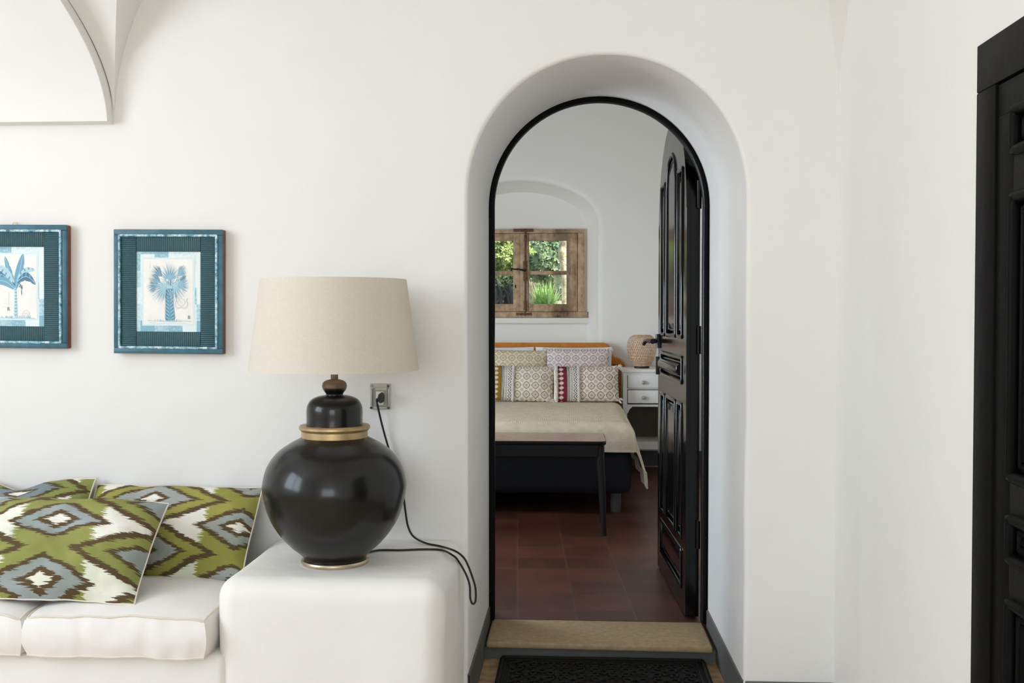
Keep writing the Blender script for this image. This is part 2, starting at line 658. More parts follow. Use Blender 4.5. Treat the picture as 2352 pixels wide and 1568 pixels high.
# --- white wall with the deep arched doorway
p0, p1, pt = at(1074, 600, YW), at(1714, 600, YW), at(1394, 124, YW)
hwN = (p1.x - p0.x) / 2
xcN = (p1.x + p0.x) / 2
q0, q1, qt = at(1123, 700, YF), at(1628, 700, YF), at(1380, 219, YF)
hwF = (q1.x - q0.x) / 2
xcF = (q1.x + q0.x) / 2
zsN, zsF = pt.z - hwN, qt.z - hwF
LN = arch_loop(xcN, hwN, zsN, hwN, -.03, wob=.006)
LF = arch_loop(xcF, hwF, zsF, hwF, -.03)
mb = MB()
fil = .014
rs = [Y3(outer_loop(LN, XL_ROOM, XR + .0, -.03, 3.2), YW), Y3(grow(LN, fil + .02), YW)]
for k in range(7):
    q = pi / 2 * k / 6
    rs.append(Y3(grow(LN, fil * (1 - sin(q))), YW + fil * (1 - cos(q))))
for k in range(1, 7):
    t = k / 6
    rs.append([Vector((a_[0] * (1 - t) + b_[0] * t, YW + fil + (YB - YW - fil) * t, a_[1] * (1 - t) + b_[1] * t)) for a_, b_ in zip(LN, LF)])
rs.append(Y3(outer_loop(LF, -2.4, 1.3, -.03, 3.3), YB))
rings(mb, rs)
wall_front = struct(mb, 'wall_front', M['plaster'], angle=40)

# --- vaulted ceiling: height = springing + max of two barrel profiles
KX, KY, TM = .62, 1.2, 1.1
ts = [TM * i / 44 for i in range(45)]
xs = [(XSP - KX * t * t, t) for t in ts[::-1]] + [(XSP + KX * t * t, t) for t in ts[1:]]
xs = [(XL_ROOM, TM)] + xs + [(XR - KX * t * t, t) for t in ts[::-1]]
ys = [(YW - KY * t * t, t) for t in ts] + [(Y_ROOM, TM)]
mb = MB()
W_ = len(xs)
vs = [Vector((x, y, ZS + max(tx, ty))) for y, ty in ys for x, tx in xs]
fs = []
for j in range(len(ys) - 1):
    for i in range(W_ - 1):
        a_, b_, c_, d_ = j * W_ + i, j * W_ + i + 1, (j + 1) * W_ + i + 1, (j + 1) * W_ + i
        if xs[i][1] < xs[i + 1][1]: fs += [(a_, b_, c_), (a_, c_, d_)]
        else: fs += [(a_, b_, d_), (b_, c_, d_)]
mb.add(vs, fs)
struct(mb, 'ceiling_vault', M['plaster'], angle=25)

# thicker lunette of the next bay, ending in a thin ledge
mb = MB()
rows = []
n = 30
for k in range(n + 1):
    t = .95 * k / n
    x = XSP - .004 - .60 * t * t
    y = YW - .042 - 1.2 * t * t - .11 * t
    z = ZS + t
    rows.append([Vector((XL_ROOM, YW + .0, z)), Vector((XL_ROOM, y, z)), Vector((x - .0015, y, z)), Vector((x, y + .0015, z)), Vector((x, YW - KY * t * t + .02, z))])
rows = [[Vector((p.x, YW + .001, ZS - .004)) for p in rows[0]]] + rows
mb.grid(rows)
struct(mb, 'trim_1', M['plaster'], angle=30)

# --- right wall (with a door), left and back walls with windows, floor
def rect_wall(name, mat, fn, a0, a1, z0, z1, hole=None):
    mb = MB()
    if hole is None:
        mb.add([fn(a0, z0), fn(a1, z0), fn(a1, z1), fn(a0, z1)], [(0, 1, 2, 3)])
    else:
        h0, h1, g0, g1 = hole
        v = [fn(a0, z0), fn(a1, z0), fn(a1, z1), fn(a0, z1), fn(h0, g0), fn(h1, g0), fn(h1, g1), fn(h0, g1)]
        mb.add(v, [(0, 1, 5, 4), (1, 2, 6, 5), (2, 3, 7, 6), (3, 0, 4, 7)])
    return struct(mb, name, mat, smooth=False)


WL = (.1, 2.1, 1.1, 2.7)       # window in the left wall: y range, z range
WB = (-1.5, .7, .5, 2.4)          # window behind the camera: x range, z range
D2Y = atx(2237, 725, XR - .006).y
D2Z = atx(2249, 103, XR - .006).z
rect_wall('wall_right', M['plaster'], lambda a_, z: Vector((XR, a_, z)), Y_ROOM, YW, -.03, 3.1, (D2Y - 1.018, D2Y - .002, -.02, D2Z - .002))
rect_wall('wall_left', M['plaster'], lambda a_, z: Vector((XL_ROOM, a_, z)), Y_ROOM, YW, -.03, 3.1, WL)
rect_wall('wall_back', M['plaster'], lambda a_, z: Vector((a_, Y_ROOM, z)), XL_ROOM, XR, -.03, 3.1, WB)
struct(MB().box(XL_ROOM, XR, Y_ROOM, YW - .02, -.05, 0), 'floor', M['floor_room'], smooth=False)
struct(MB().box(XL_ROOM, XR, YW - .02, YF - .05, -.05, 0), 'floor_niche', M['floor_living'], smooth=False)


def side_window(name, fn, a0, a1, z0, z1, mats, bars=2):
    root = thing(name, fn((a0 + a1) / 2, z0, 0), None, None, kind='structure')
    o_ = Vector(root.location)
    mb = MB(o_)
    def bar(b0, b1, c0, c1):
        v = [fn(b, c, d) for d in (-.03, .03) for b, c in ((b0, c0), (b1, c0), (b1, c1), (b0, c1))]
        mb.add(v, [(0, 1, 2, 3), (4, 5, 6, 7), (0, 1, 5, 4), (1, 2, 6, 5), (2, 3, 7, 6), (3, 0, 4, 7)])
    w = .05
    bar(a0, a1, z0, z0 + w); bar(a0, a1, z1 - w, z1); bar(a0, a0 + w, z0, z1); bar(a1 - w, a1, z0, z1)
    for k in range(1, bars):
        c = a0 + (a1 - a0) * k / bars
        bar(c - .03, c + .03, z0, z1)
    mb.build('window_frame', mats, root, smooth=False)
    return root


side_window('window_2', lambda b, c, d: Vector((XL_ROOM + d, b, c)), *WL, M['window_wood'])
side_window('window_3', lambda b, c, d: Vector((b, Y_ROOM + d, c)), *WB, M['window_wood'])

# skirting paint (thin skins standing proud of the plaster)
ZK = .128
def jamb_strip(sd):
    mb = MB()
    P = []
    for k in range(7):
        t = k / 6
        y = YW + fil * .4 + (YF - YW - fil) * t
        xn = (xcN + sd * hwN) * (1 - t) + (xcF + sd * hwF) * t
        P.append([Vector((xn - sd * .005, y, z)) for z in (-.01, .06, ZK - .004)] + [Vector((xn - sd * .001, y, ZK))] + [Vector((xn + sd * .006, y, ZK))])
    mb.grid(P)
    return mb
struct(jamb_strip(-1), 'baseboard_left', M['grey_paint'])
struct(jamb_strip(1), 'baseboard_right', M['grey_paint'])
struct(MB().box(xcN + hwN + .004, XR, YW - .006, YW + .002, -.01, ZK, bev=.002), 'baseboard_front', M['grey_paint'])
struct(MB().box(XR - .006, XR + .002, 2.2, YW - .006, -.01, ZK, bev=.002), 'baseboard_side', M['grey_paint'])

# stone step and its dark riser
sl, sr = at(1119, 1481, 3.81).x, at(1634, 1490, 3.81).x
mb = MB().box(sl - .004, sr + .004, 3.81, YB + .02, ZB - .026, ZB - .002, bev=.008, seg=3)
for v in mb.v:
    v.y -= (v.x) * .02
    v.z += .0015 * noise.noise((v.x * 20, v.y * 20, 0))
struct(mb, 'trim_2', M['step_stone'])
struct(MB().box(sl - .02, sr + .02, 3.835, YF, -.02, ZB - .026), 'trim_3', M['grey_paint'], smooth=False)

# --- bedroom shell
struct(MB().box(-2.4, 1.3, YF + .02, YBW + .02, ZB - .05, ZB), 'floor_bedroom', M['tiles'], smooth=False)
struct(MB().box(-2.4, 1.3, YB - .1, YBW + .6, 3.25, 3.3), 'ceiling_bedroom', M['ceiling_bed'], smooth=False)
rect_wall('wall_bedroom_right', M['plaster_bed'], lambda a_, z: Vector((1.3, a_, z)), YB - .1, YBW + .02, 0, 3.3)
WBL = (5.1, 6.7, .6, 2.05)
rect_wall('wall_bedroom_left', M['plaster_bed'], lambda a_, z: Vector((-2.4, a_, z)), YB - .1, YBW + .02, 0, 3.3, WBL)
side_window('window_4', lambda b, c, d: Vector((-2.4 + d, b, c)), *WBL, M['window_wood'])
XWC = at(1197, 620, 8.66).x            # middle of the window
hw2 = at(1373, 620, YBW).x - XWC
zt2 = at(1250, 415, YBW).z
zs2 = at(1373, 512, YBW).z
zb2 = at(1250, 792, YBW).z
LA = arch_loop(XWC, hw2, zs2, zt2 - zs2, zb2, wob=.006, seed=3)
YN = YBW + .26
LB = arch_loop(XWC, hw2 - .085, zs2 - .01, zt2 - zs2 - .05, zb2 + .0)
wx0, wx1 = at(1052, 620, YN).x, at(1342, 620, YN).x
wz0, wz1 = at(1250, 729, YN).z, at(1250, 527, YN).z
mb = MB()
fil2 = .05
rs = [Y3(outer_loop(LA, -2.4, 1.3, 0, 3.3), YBW), Y3(grow(LA, fil2 + .03), YBW)]
for k in range(9):
    q = pi / 2 * k / 8
    rs.append(Y3(grow(LA, fil2 * (1 - sin(q))), YBW + fil2 * (1 - cos(q))))
for k in range(1, 5):
    t = k / 4
    rs.append([Vector((a_[0] * (1 - t) + b_[0] * t, YBW + fil2 + (YN - YBW - fil2) * t, a_[1] * (1 - t) + b_[1] * t)) for a_, b_ in zip(LA, LB)])
# shrink to the window rectangle
cx_, cz_ = (wx0 + wx1) / 2, (wz0 + wz1) / 2
RL = outer_loop([(cx_ + (x - cx_), cz_ + (z - cz_)) for x, z in LB], wx0, wx1, wz0, wz1)
def torect(L):
    out = []
    for x, z in L:
        dx, dz = x - cx_, z - cz_
        t = min((wx1 - cx_) / dx if dx > 1e-9 else 1e9, (wx0 - cx_) / dx if dx < -1e-9 else 1e9,
                (wz1 - cz_) / dz if dz > 1e-9 else 1e9, (wz0 - cz_) / dz if dz < -1e-9 else 1e9)
        out.append([cx_ + dx * t, cz_ + dz * t])
    for c in ((wx0, wz0), (wx0, wz1), (wx1, wz0), (wx1, wz1)):
        k = min(range(len(out)), key=lambda i: (out[i][0] - c[0]) ** 2 + (out[i][1] - c[1]) ** 2)
        out[k] = list(c)
    return out
RL = torect(LB)
rs.append(Y3(RL, YN))
rs.append(Y3(RL, YN + .25))
rings(mb, rs)
struct(mb, 'wall_bedroom_back', M['plaster_bed'], angle=40)
# outside face of that wall
struct(MB().box(-2.6, 1.5, YN + .12, YN + .25, 0, wz0).box(-2.6, 1.5, YN + .12, YN + .25, wz1, 3.4).box(-2.6, wx0, YN + .12, YN + .25, wz0, wz1)
       .box(wx1, 1.5, YN + .12, YN + .25, wz0, wz1), 'wall_outside', M['outer_wall'], smooth=False)
struct(MB().box(-2.4, 1.3, YBW - .008, YBW + .01, ZB, ZB + .12), 'baseboard_bedroom', M['grey_paint'], smooth=False)

# ------------------------------------------------------------------ bedroom window
YG = YN + .02
win = thing('window_1', ((wx0 + wx1) / 2, YG, wz0), None, None, kind='structure')
o_ = Vector(win.location)
def wx(u): return at(u, 620, YN).x
def wz(v): return at(1250, v, YN).z
mb = MB(o_)
mb.box(wx0, wx1, YN - .035, YN + .06, wz(536), wz1, bev=.004)
mb.box(wx0 - .01, wx1 + .028, YN - .045, YN + .06, wz0, wz(716), bev=.004)
mb.box(wx(1327), wx1, YN - .035, YN + .06, wz(716), wz(536), bev=.004)
mb.box(wx0, wx(1067), YN - .035, YN + .06, wz(716), wz(536), bev=.004)
mb.box(wx(1318), wx1, YN + .02, YN + .06, wz0, wz1)
mb.box(wx0, wx(1075), YN + .02, YN + .06, wz0, wz1)
mb.box(wx(1075), wx(1318), YN + .02, YN + .06, wz(548), wz1)
mb.box(wx(1075), wx(1318), YN + .02, YN + .06, wz0, wz(704))
mb.box(wx(1190), wx(1205), YN + .02, YN + .06, wz(704), wz(548))
mb.build('window_frame', M['window_wood'], win)
mb = MB(o_)
mb.box(wx0 - .03, wx1 + .06, YN - .055, YN + .03, wz0 - .048, wz0 - .002, bev=.006)
mb.build('window_sill', M['plaster_bed'], win)
def casement(x0, x1, g0, g1):
    z0, z1 = wz(716) + .002, wz(536) - .002
    a0, a1, m0, m1 = wz(698), wz(553), wz(631), wz(622)
    mb = MB(o_)
    y0, y1 = YN - .022, YN + .018
    mb.box(x0, g0, y0, y1, z0, z1, bev=.003)
    mb.box(g1, x1, y0, y1, z0, z1, bev=.003)
    mb.box(g0, g1, y0, y1, z0, a0, bev=.003)
    mb.box(g0, g1, y0, y1, a1, z1, bev=.003)
    cs = mb.build('casement', M['window_wood'], win)
    MB(o_).box(g0 - .004, g1 + .004, y0 + .008, y1 - .004, m0, m1, bev=.004).build('glazing_bar', M['window_wood'], cs)
    for b0, b1 in ((a0, m0), (m1, a1)):
        MB(o_).add([(g0, YN + .003, b0), (g1, YN + .003, b0), (g1, YN + .003, b1), (g0, YN + .003, b1)], [(0, 1, 2, 3)]).build('glass_pane', M['glass'], cs, smooth=False)
    return cs
casement(wx(1198), wx(1326), wx(1215), wx(1301))
casement(wx(1068), wx(1195), wx(1093), wx(1179))
# meeting bar with bolt rod, handle and keeper plates
MB(o_).box(wx(1195), wx(1213), YN - .034, YN - .02, wz(715), wz(537), bev=.003).build('meeting_bar', M['window_wood'], win)
mb = MB(o_)
xb = wx(1207)
mb.tube([(xb, YN - .042, wz(725)), (xb, YN - .042, wz(533))], .007, 8)
mb.box(xb - .017, xb + .017, YN - .05, YN - .034, wz(645), wz(600), bev=.004)
mb.box(xb - .013, xb + .013, YN - .046, YN - .034, wz(712), wz(690), bev=.003)
mb.box(xb - .012, xb + .012, YN - .046, YN - .034, wz(556), wz(540), bev=.003)
bolt = mb.build('bolt', M['rust'], win)
mb = MB(o_)
mb.tube([(xb, YN - .045, wz(622)), (xb, YN - .075, wz(622)), (wx(1192), YN - .08, wz(619)), (wx(1183), YN - .08, wz(619)), (wx(1176), YN - .08, wz(617)), (wx(1176), YN - .08, wz(623))],
        [.007, .008, .007, .006, .009, .008], 8)
mb.build('handle', M['iron'], bolt)
for v0, v1, u0, u1 in ((526, 533, 1180, 1225), (718, 724, 1186, 1222)):
    MB(o_).box(wx(u0), wx(u1), YN - .05, YN - .04, wz(v1), wz(v0), bev=.002).build('keeper_plate', M['rust'], win)
MB(o_).box(wx(1183), wx(1186), YN - .025, YN - .02, wz(661), wz(654), bev=.001).build('keyhole', M['iron'], win)

# ------------------------------------------------------------------ garden
def leafset(name, mat, label, cat, c, rad, n, ln, group=None, seed=0, stem=None, cull=True):
    rnd = random.Random(seed)
    root = thing(name, (c[0], c[1], c[2] - rad[2]), label, cat, group)
    o_ = Vector(root.location)
    mb = MB(o_)
    cc = Vector(c)
    k = 0
    while k < n:
        d = Vector((rnd.gauss(0, 1), rnd.gauss(0, 1), rnd.gauss(0, 1))).normalized()
        r_ = rnd.uniform(.55, 1.0) ** .6
        lump = .82 + .3 * noise.noise(d * 2.3 + Vector((seed, 0, 0)))
        p = cc + Vector((d.x * rad[0], d.y * rad[1], d.z * rad[2])) * r_ * lump
        # a whorl of leaves
        ax = (d + Vector((rnd.uniform(-.6, .6), rnd.uniform(-.9, .1), rnd.uniform(-.1, .8)))).normalized()
        sx = ax.orthogonal().normalized()
        sy = ax.cross(sx)
        for q in range(6):
            b = 2 * pi * q / 6 + rnd.uniform(-.3, .3)
            out = (sx * cos(b) + sy * sin(b)) * rnd.uniform(.6, 1) + ax * rnd.uniform(.1, .6)
            out.normalize()
            sd = out.cross(ax).normalized()
            L = ln * rnd.uniform(.7, 1.2)
            w = L * .21
            m_ = p + out * L * .5 + ax * L * .05
            mb.add([p, m_ + sd * w, p + out * L, m_ - sd * w], [(0, 1, 2, 3)])
            k += 1
    mb.build('foliage', mat, root, smooth=False, fix=False)
    if stem:
        sm = MB(o_)
        for s_ in stem:
            sm.tube(s_[0], s_[1], 8)
        sm.build('stem', M['bark_dark'], root)
    return root


def gp(u, v, Y): return at(u, v, Y)
g = gp(1150, 575, 10.45)
leafset('garden_shrub', M['leaf_b'], 'yellow-green shrub behind the left upper window panes', 'shrub', g, (.33, .26, .30), 6600, .05, seed=1)
g = gp(1262, 590, 11.15)
leafset('garden_shrub', M['leaf_a'], 'grey-green broad-leaved shrub behind the right upper window pane', 'shrub', g, (.39, .28, .35), 8400, .052, seed=2)
g = gp(1165, 655, 11.85)
b0 = gp(1120, 712, 11.2)
stems = []
for u0, v0, u1, v1 in ((1138, 705, 1128, 640), (1150, 705, 1140, 640), (1172, 705, 1150, 650), (1178, 700, 1160, 640), (1135, 700, 1170, 660)):
    a_, b_ = gp(u0, v0, 11.45), gp(u1, v1, 11.7)
    stems.append(([a_, (a_ + b_) / 2 + Vector((.03, 0, 0)), b_], [.02, .016, .011]))
leafset('garden_shrub', M['leaf_c'], 'dark shrub with bare stems behind the left lower window pane', 'shrub', g, (.42, .26, .29), 5200, .05, seed=3, stem=stems)
g = gp(1280, 650, 12.4)
leafset('garden_shrub', M['leaf_c'], 'dark shrub behind the spiky bright green clump outside the window', 'shrub', g, (.46, .26, .34), 5400, .055, seed=4)
g = gp(1215, 600, 13.9)
leafset('garden_hedge', M['leaf_c'], 'tall dark hedge closing the view behind all the shrubs outside the window', 'hedge', (g.x, g.y, 2.2), (2.3, .6, 1.5), 15000, .12, seed=5)
# tree trunk
pts = [gp(1312, 730, 10.62), gp(1303, 690, 10.62), gp(1302, 640, 10.62), gp(1297, 600, 10.62), gp(1296, 575, 10.62), gp(1304, 545, 10.62), gp(1306, 500, 10.62), gp(1300, 440, 10.62)]
pts = [Vector((p.x, p.y, p.z)) for p in pts]
mb = MB(pts[0])
mb.tube(pts, [.075, .06, .05, .055, .07, .055, .05, .05], 12)
t_ = mb.build('tree_trunk', M['bark'])
tag(t_, 'pale brown tree trunk at the right edge of the right window pane', 'tree')
pts = [gp(1222, 720, 11.65), gp(1219, 660, 11.65), gp(1212, 625, 11.65), gp(1200, 560, 11.7)]
mb = MB(pts[0])
mb.tube(pts, [.05, .045, .04, .03], 10)
pts2 = [gp(1232, 720, 11.65), gp(1226, 650, 11.65), gp(1222, 620, 11.65), gp(1216, 560, 11.7)]
mb.tube(pts2, [.04, .035, .03, .02], 10)
tag(mb.build('tree_trunk', M['bark']), 'forked tan trunk rising behind the left of the spiky green clump', 'tree')
# spiky clump
c0 = gp(1252, 712, 10.2)
mb = MB(c0)
rnd = random.Random(11)
for k in range(420):
    b = rnd.uniform(0, 2 * pi)
    lean = rnd.uniform(.15, 1.25)
    L = rnd.uniform(.22, .36)
    d = Vector((cos(b) * sin(lean), sin(b) * sin(lean), cos(lean)))
    p = c0 + Vector((rnd.uniform(-.07, .07), rnd.uniform(-.06, .06), 0))
    sd = d.cross(Vector((0, 0, 1))).normalized() if abs(d.z) < .99 else Vector((1, 0, 0))
    P = []
    for q in range(6):
        t = q / 5
        w = .0075 * (1 - t) ** .6 + .0004
        x = p + d * L * t + Vector((0, 0, -1)) * L * .55 * t ** 2.2 * sin(lean)
        P.append([x - sd * w, x + sd * w])
    mb.grid(P)
tag(mb.build('spiky_plant', M['leaf_d'], fix=False), 'bright green clump of spiky blades outside the right lower window pane', 'plant')
mb = MB()
mb.grid([[Vector((x, y, 1.16 + max(0, y - 9.4) * .1)) for x in (-4, 0, 4)] for y in (YN + .26, 9.4, 10, 11, 12, 15, 17)])
struct(mb, 'garden_ground', M['ground'])

# ------------------------------------------------------------------ arched doorway: frame and leaf
door = thing('door_1', (xcF, YF, ZB), None, None, kind='structure')
o_ = Vector(door.location)
fw_in = .022
LFi = arch_loop(xcF, hwF - .021, zsF, hwF - .021, ZB)
LFo = arch_loop(xcF, hwF + .004, zsF, hwF + .004, ZB)
nU = 14 + 49 + 14
mb = MB(o_)
P = []
for i in range(nU):
    wb = .010 * noise.noise((LFo[i][0] * 23, LFo[i][1] * 23, 1))
    wi = .002 * noise.noise((LFo[i][0] * 5, LFo[i][1] * 5, 4))
    o2, i2 = Vector(LFo[i]), Vector(LFi[i])
    d_ = (i2 - o2).normalized()
    e = o2 + d_ * .002 - d_ * wb * .5
    ii = i2 + d_ * wi
    P.append([Vector((q.x, y, q.y)) for q, y in ((o2 - d_ * .004, YF + .01), (e + d_ * .001, YF - .002), (e + d_ * .005, YF - .004), (ii - d_ * .003, YF - .004), (ii, YF), (ii, YF + .045), (ii - d_ * .014, YF + .05), (ii - d_ * .014, YB + .004), (o2, YB + .004))])
mb.grid(P)
mb.build('door_frame', M['frame_black'], door, angle=50)

LW = .857
hinge = Vector((at(1576, 900, 4.15).x, 4.15))
free = Vector((at(1512, 900, 5.0).x, 5.0))
dirv = (free - hinge).normalized()
# leaf local frame: x from hinge (0) to the free edge (LW), y: -y is the face seen from the white room
leaf_root = bpy.data.objects.new('door_leaf_pivot', None)
TH = .052
RA = LW / 2 - .012
zsl = zsF - ZB
def arch(x):
    dx = (x - LW / 2)
    return zsl - .0 + sqrt(max(0, RA * RA - min(RA, abs(dx)) ** 2)) * 1.0
# slab
xs_ = [LW / 2 - RA + 2 * RA * (0.5 - .5 * cos(pi * i / 40)) for i in range(41)]
xs_ = [0] + xs_ + [LW]
out = [(0, .008)] + [(x, arch(x)) for x in xs_] + [(LW, .008)]
lm = MB()
lm.prism(out, lambda p: Vector((p[0], .014, p[1])), lambda p: Vector((p[0], TH - .014, p[1])))
# raised stiles and rails on both faces, cut into slices
pcs = [(.105, .235), (.29, .567), (.622, .752)]        # three columns of panels across the leaf
def ptop(x, c):
    a_, b_ = c
    if c == pcs[1]:
        r_ = (b_ - a_) / 2
        return zsl + .30 - r_ + sqrt(max(0, r_ * r_ - (x - (a_ + b_) / 2) ** 2)) - .03
    return min(arch(x) - .075, zsl + .17)
KP = (.10, .25)           # kick panel
LP = (.30, .84)           # lower panels
MP = (.93, 1.03)          # middle horizontal panel
UP = 1.115                # upper panels begin
edges = {0., LW, .105, .752}
for c in pcs:
    edges |= {c[0] + (c[1] - c[0]) * k / 12 for k in range(13)}
edges |= {x for x in xs_}
edges = sorted(edges)
def solid(x, mid):
    col = next((c for c in pcs if c[0] < mid < c[1]), None)
    wide = .105 < mid < .752
    segs = [.008]
    if wide: segs += [KP[0], KP[1]]
    if col: segs += [LP[0], LP[1]]
    if wide: segs += [MP[0], MP[1]]
    if col: segs += [UP, ptop(x, col)]
    segs.append(arch(x) if abs(x - LW / 2) < RA else arch(x))
    return segs
for x0, x1 in zip(edges[:-1], edges[1:]):
    if x1 - x0 < 1e-6: continue
    mid = (x0 + x1) / 2
    s0, s1 = solid(x0, mid), solid(x1, mid)
    for k in range(0, len(s0), 2):
        for ya, yb in ((0, .015), (TH - .015, TH)):
            v = [(x0, ya, s0[k]), (x1, ya, s1[k]), (x1, ya, s1[k + 1]), (x0, ya, s0[k + 1]), (x0, yb, s0[k]), (x1, yb, s1[k]), (x1, yb, s1[k + 1]), (x0, yb, s0[k + 1])]
            lm.add(v, [(0, 1, 2, 3), (7, 6, 5, 4), (0, 4, 5, 1), (1, 5, 6, 2), (2, 6, 7, 3), (3, 7, 4, 0)])
door_leaf = lm.build('door_leaf', M['door_black'], door, angle=30, fix=True)
ang = atan2(dirv.y, dirv.x)
door_leaf.location = Vector((hinge.x, hinge.y, ZB)) - o_
# the face seen from the white room must look to -x: local -y -> world -x side
# rotating local +x to dirv (about +y) sends local -y to +x, so mirror by flipping local y through the mesh
for v in door_leaf.data.vertices:
    v.co.y = -v.co.y
door_leaf.data.flip_normals()
door_leaf.rotation_euler = (0, 0, ang)
def flipy(mb):
    for v in mb.v: v.y = -v.y
    return mb
# panels and their mouldings
def panel_outline(kind, c=None, inset=0):
    if kind == 'rect':
        x0, x1, z0, z1 = c
        return [(x0 + inset, z0 + inset), (x1 - inset, z0 + inset), (x1 - inset, z1 - inset), (x0 + inset, z1 - inset)]
    a_, b_ = c
    pts = [(a_ + inset, UP + inset), (b_ - inset, UP + inset)]
    for k in range(13):
        x = b_ - (b_ - a_) * k / 12
        xx = min(max(x, a_ + inset), b_ - inset)
        pts.append((xx, ptop(x, c) - inset))
    return pts
polys = [panel_outline('rect', (.105, .752, *KP)), panel_outline('rect', (.105, .752, *MP))]
ins = [panel_outline('rect', (.105, .752, *KP), .022), panel_outline('rect', (.105, .752, *MP), .022)]
for c in pcs:
    polys.append(panel_outline('rect', (c[0], c[1], *LP))); ins.append(panel_outline('rect', (c[0], c[1], *LP), .024))
    polys.append(panel_outline('arch', c)); ins.append(panel_outline('arch', c, .024))
for po, pi_ in zip(polys, ins):
    mb = MB()
    mb.tube([(x, .004, z) for x, z in po], .011, 10, closed=True)
    mb.tube([(x, .010, z) for x, z in pi_], .007, 8, closed=True)
    # raised field: pillow-shaped
    cx_ = sum(p[0] for p in pi_) / len(pi_); cz2 = sum(p[1] for p in pi_) / len(pi_)
    r0 = [Vector((x, .013, z)) for x, z in pi_]
    def inn(d): 
        return [(x + max(-d, min(d, (cx_ - x))), z + max(-d, min(d, (cz2 - z)))) for x, z in pi_]
    if po is polys[1]:
        hh = .028
        rl = [r0]
        for q_ in range(1, 8):
            t = q_ / 7
            rl.append([Vector((x, .013 - .036 * sin(pi / 2 * t), z)) for x, z in inn(hh * (1 - cos(pi / 2 * t)))])
        r2 = rl[-1]
        rings(mb, rl)
    else:
        r1 = [Vector((x, .003, z)) for x, z in inn(.016)]
        r2 = [Vector((x, .000, z)) for x, z in inn(.03)]
        rings(mb, [r0, r1, r2])
    mb.add(r2, [tuple(range(len(r2)))])
    flipy(mb).build('door_panel', M['door_black'], door_leaf, angle=50)
# lever handle with cross-shaped plate, lock and hinges
zh = at(1519, 783, 4.95).z - ZB
mb = MB()
mb.tube([(LW - .045, .0, zh - .033), (LW - .045, -.004, zh + .033)], .017, 10)
mb.lathe([(.012, -.03), (.012, .03)], 12, (LW - .045, -.006, zh))
mb.tube([(LW - .045, 0, zh), (LW - .045, -.05, zh)], .011, 10)
mb.tube([(LW - .02, -.05, zh + .002), (LW - .06, -.052, zh), (LW - .11, -.05, zh + .002), (LW - .155, -.046, zh)], [.010, .011, .009, .012], 10)
mb.tube([(LW - .02, -.05, zh + .002), (LW + .004, -.062, zh - .004), (LW + .006, -.072, zh - .02)], [.01, .010, .008], 10)
flipy(mb)
mb.build('handle', M['iron'], door_leaf)
mb = MB()
mb.box(LW - .012, LW + .006, -.012, TH + .004, zh - .16, zh - .075, bev=.003)
flipy(mb).build('lock', M['iron'], door_leaf)
for z in (.28, 1.05, 1.62):
    mb = MB()
    mb.tube([(-.006, TH - .004, z), (-.006, TH - .004, z + .11)], .009, 8)
    flipy(mb).build('hinge', M['iron'], door_leaf)

# ------------------------------------------------------------------ door in the right wall
XD = XR
yA = atx(2237, 725, XD - .006).y
d2 = thing('door_2', (XD, yA - .5, 0), None, None, kind='structure')
o_ = Vector(d2.location)
def ry(u, v): return atx(u, v, XD - .02)
zt = atx(2249, 103, XD - .006).z
fwd = yA - atx(2283, 500, XD - .006).y
Wd = 1.02
yE = yA - Wd
mb = MB(o_)
def wf(y): return .004 * noise.noise((y * 4, 2, 2))
mb.box(XD - .006, XD + .06, yA - fwd, yA, 0, zt - fwd, bev=.003)
mb.box(XD - .006, XD + .06, yE, yE + fwd, 0, zt - fwd, bev=.003)
mb.box(XD - .006, XD + .06, yE, yA, zt - fwd, zt, bev=.003)
mb.build('door_frame', M['door_satin'], d2)
y0, y1 = yE + fwd + .003, yA - fwd - .003
zl = zt - fwd - .004
lf = MB(o_)
lf.box(XD + .012, XD + .05, y0, y1, .01, zl)
stl = y1 - atx(2326, 725, XD).y
def band(z0, z1, a0=y0, a1=y1): lf.box(XD - .002, XD + .013, a0, a1, z0, z1, bev=.0015)
def zpx(v): return atx(2330, v, XD).z
rows = [(zpx(345), zpx(252)), (zpx(1098), zpx(452)), (zpx(1290), zpx(1195)), (.14, zpx(1392))]
band(.01, .14)
band(rows[0][1], zl)
for (lo, hi), (lo2, hi2) in zip(rows[:-1], rows[1:]): band(hi2, lo, y0 + stl, y1 - stl)
band(.14, rows[0][1], y0, y0 + stl); band(.14, rows[0][1], y1 - stl, y1)
mid_ = (y0 + y1) / 2
for k in (1, 3): band(rows[k][0], rows[k][1], mid_ - .05, mid_ + .05)
leaf2 = lf.build('door_leaf', M['door_satin'], d2)
for k, (lo, hi) in enumerate(rows):
    spans = [(y0 + stl, y1 - stl)] if k in (0, 2) else [(y0 + stl, mid_ - .05), (mid_ + .05, y1 - stl)]
    for a0, a1 in spans:
        mb = MB(o_)
        mb.tube([(XD + .002, a0, lo), (XD + .002, a1, lo), (XD + .002, a1, hi), (XD + .002, a0, hi)], .012, 10, closed=True)
        mb.tube([(XD + .010, a0 + .022, lo + .022), (XD + .010, a1 - .022, lo + .022), (XD + .010, a1 - .022, hi - .022), (XD + .010, a0 + .022, hi - .022)], .007, 8, closed=True)
        if hi - lo > .07: mb.box(XD + .004, XD + .016, a0 + .032, a1 - .032, lo + .03, hi - .03, bev=.008, seg=3)
        mb.build('door_panel', M['door_satin'], leaf2, angle=50)

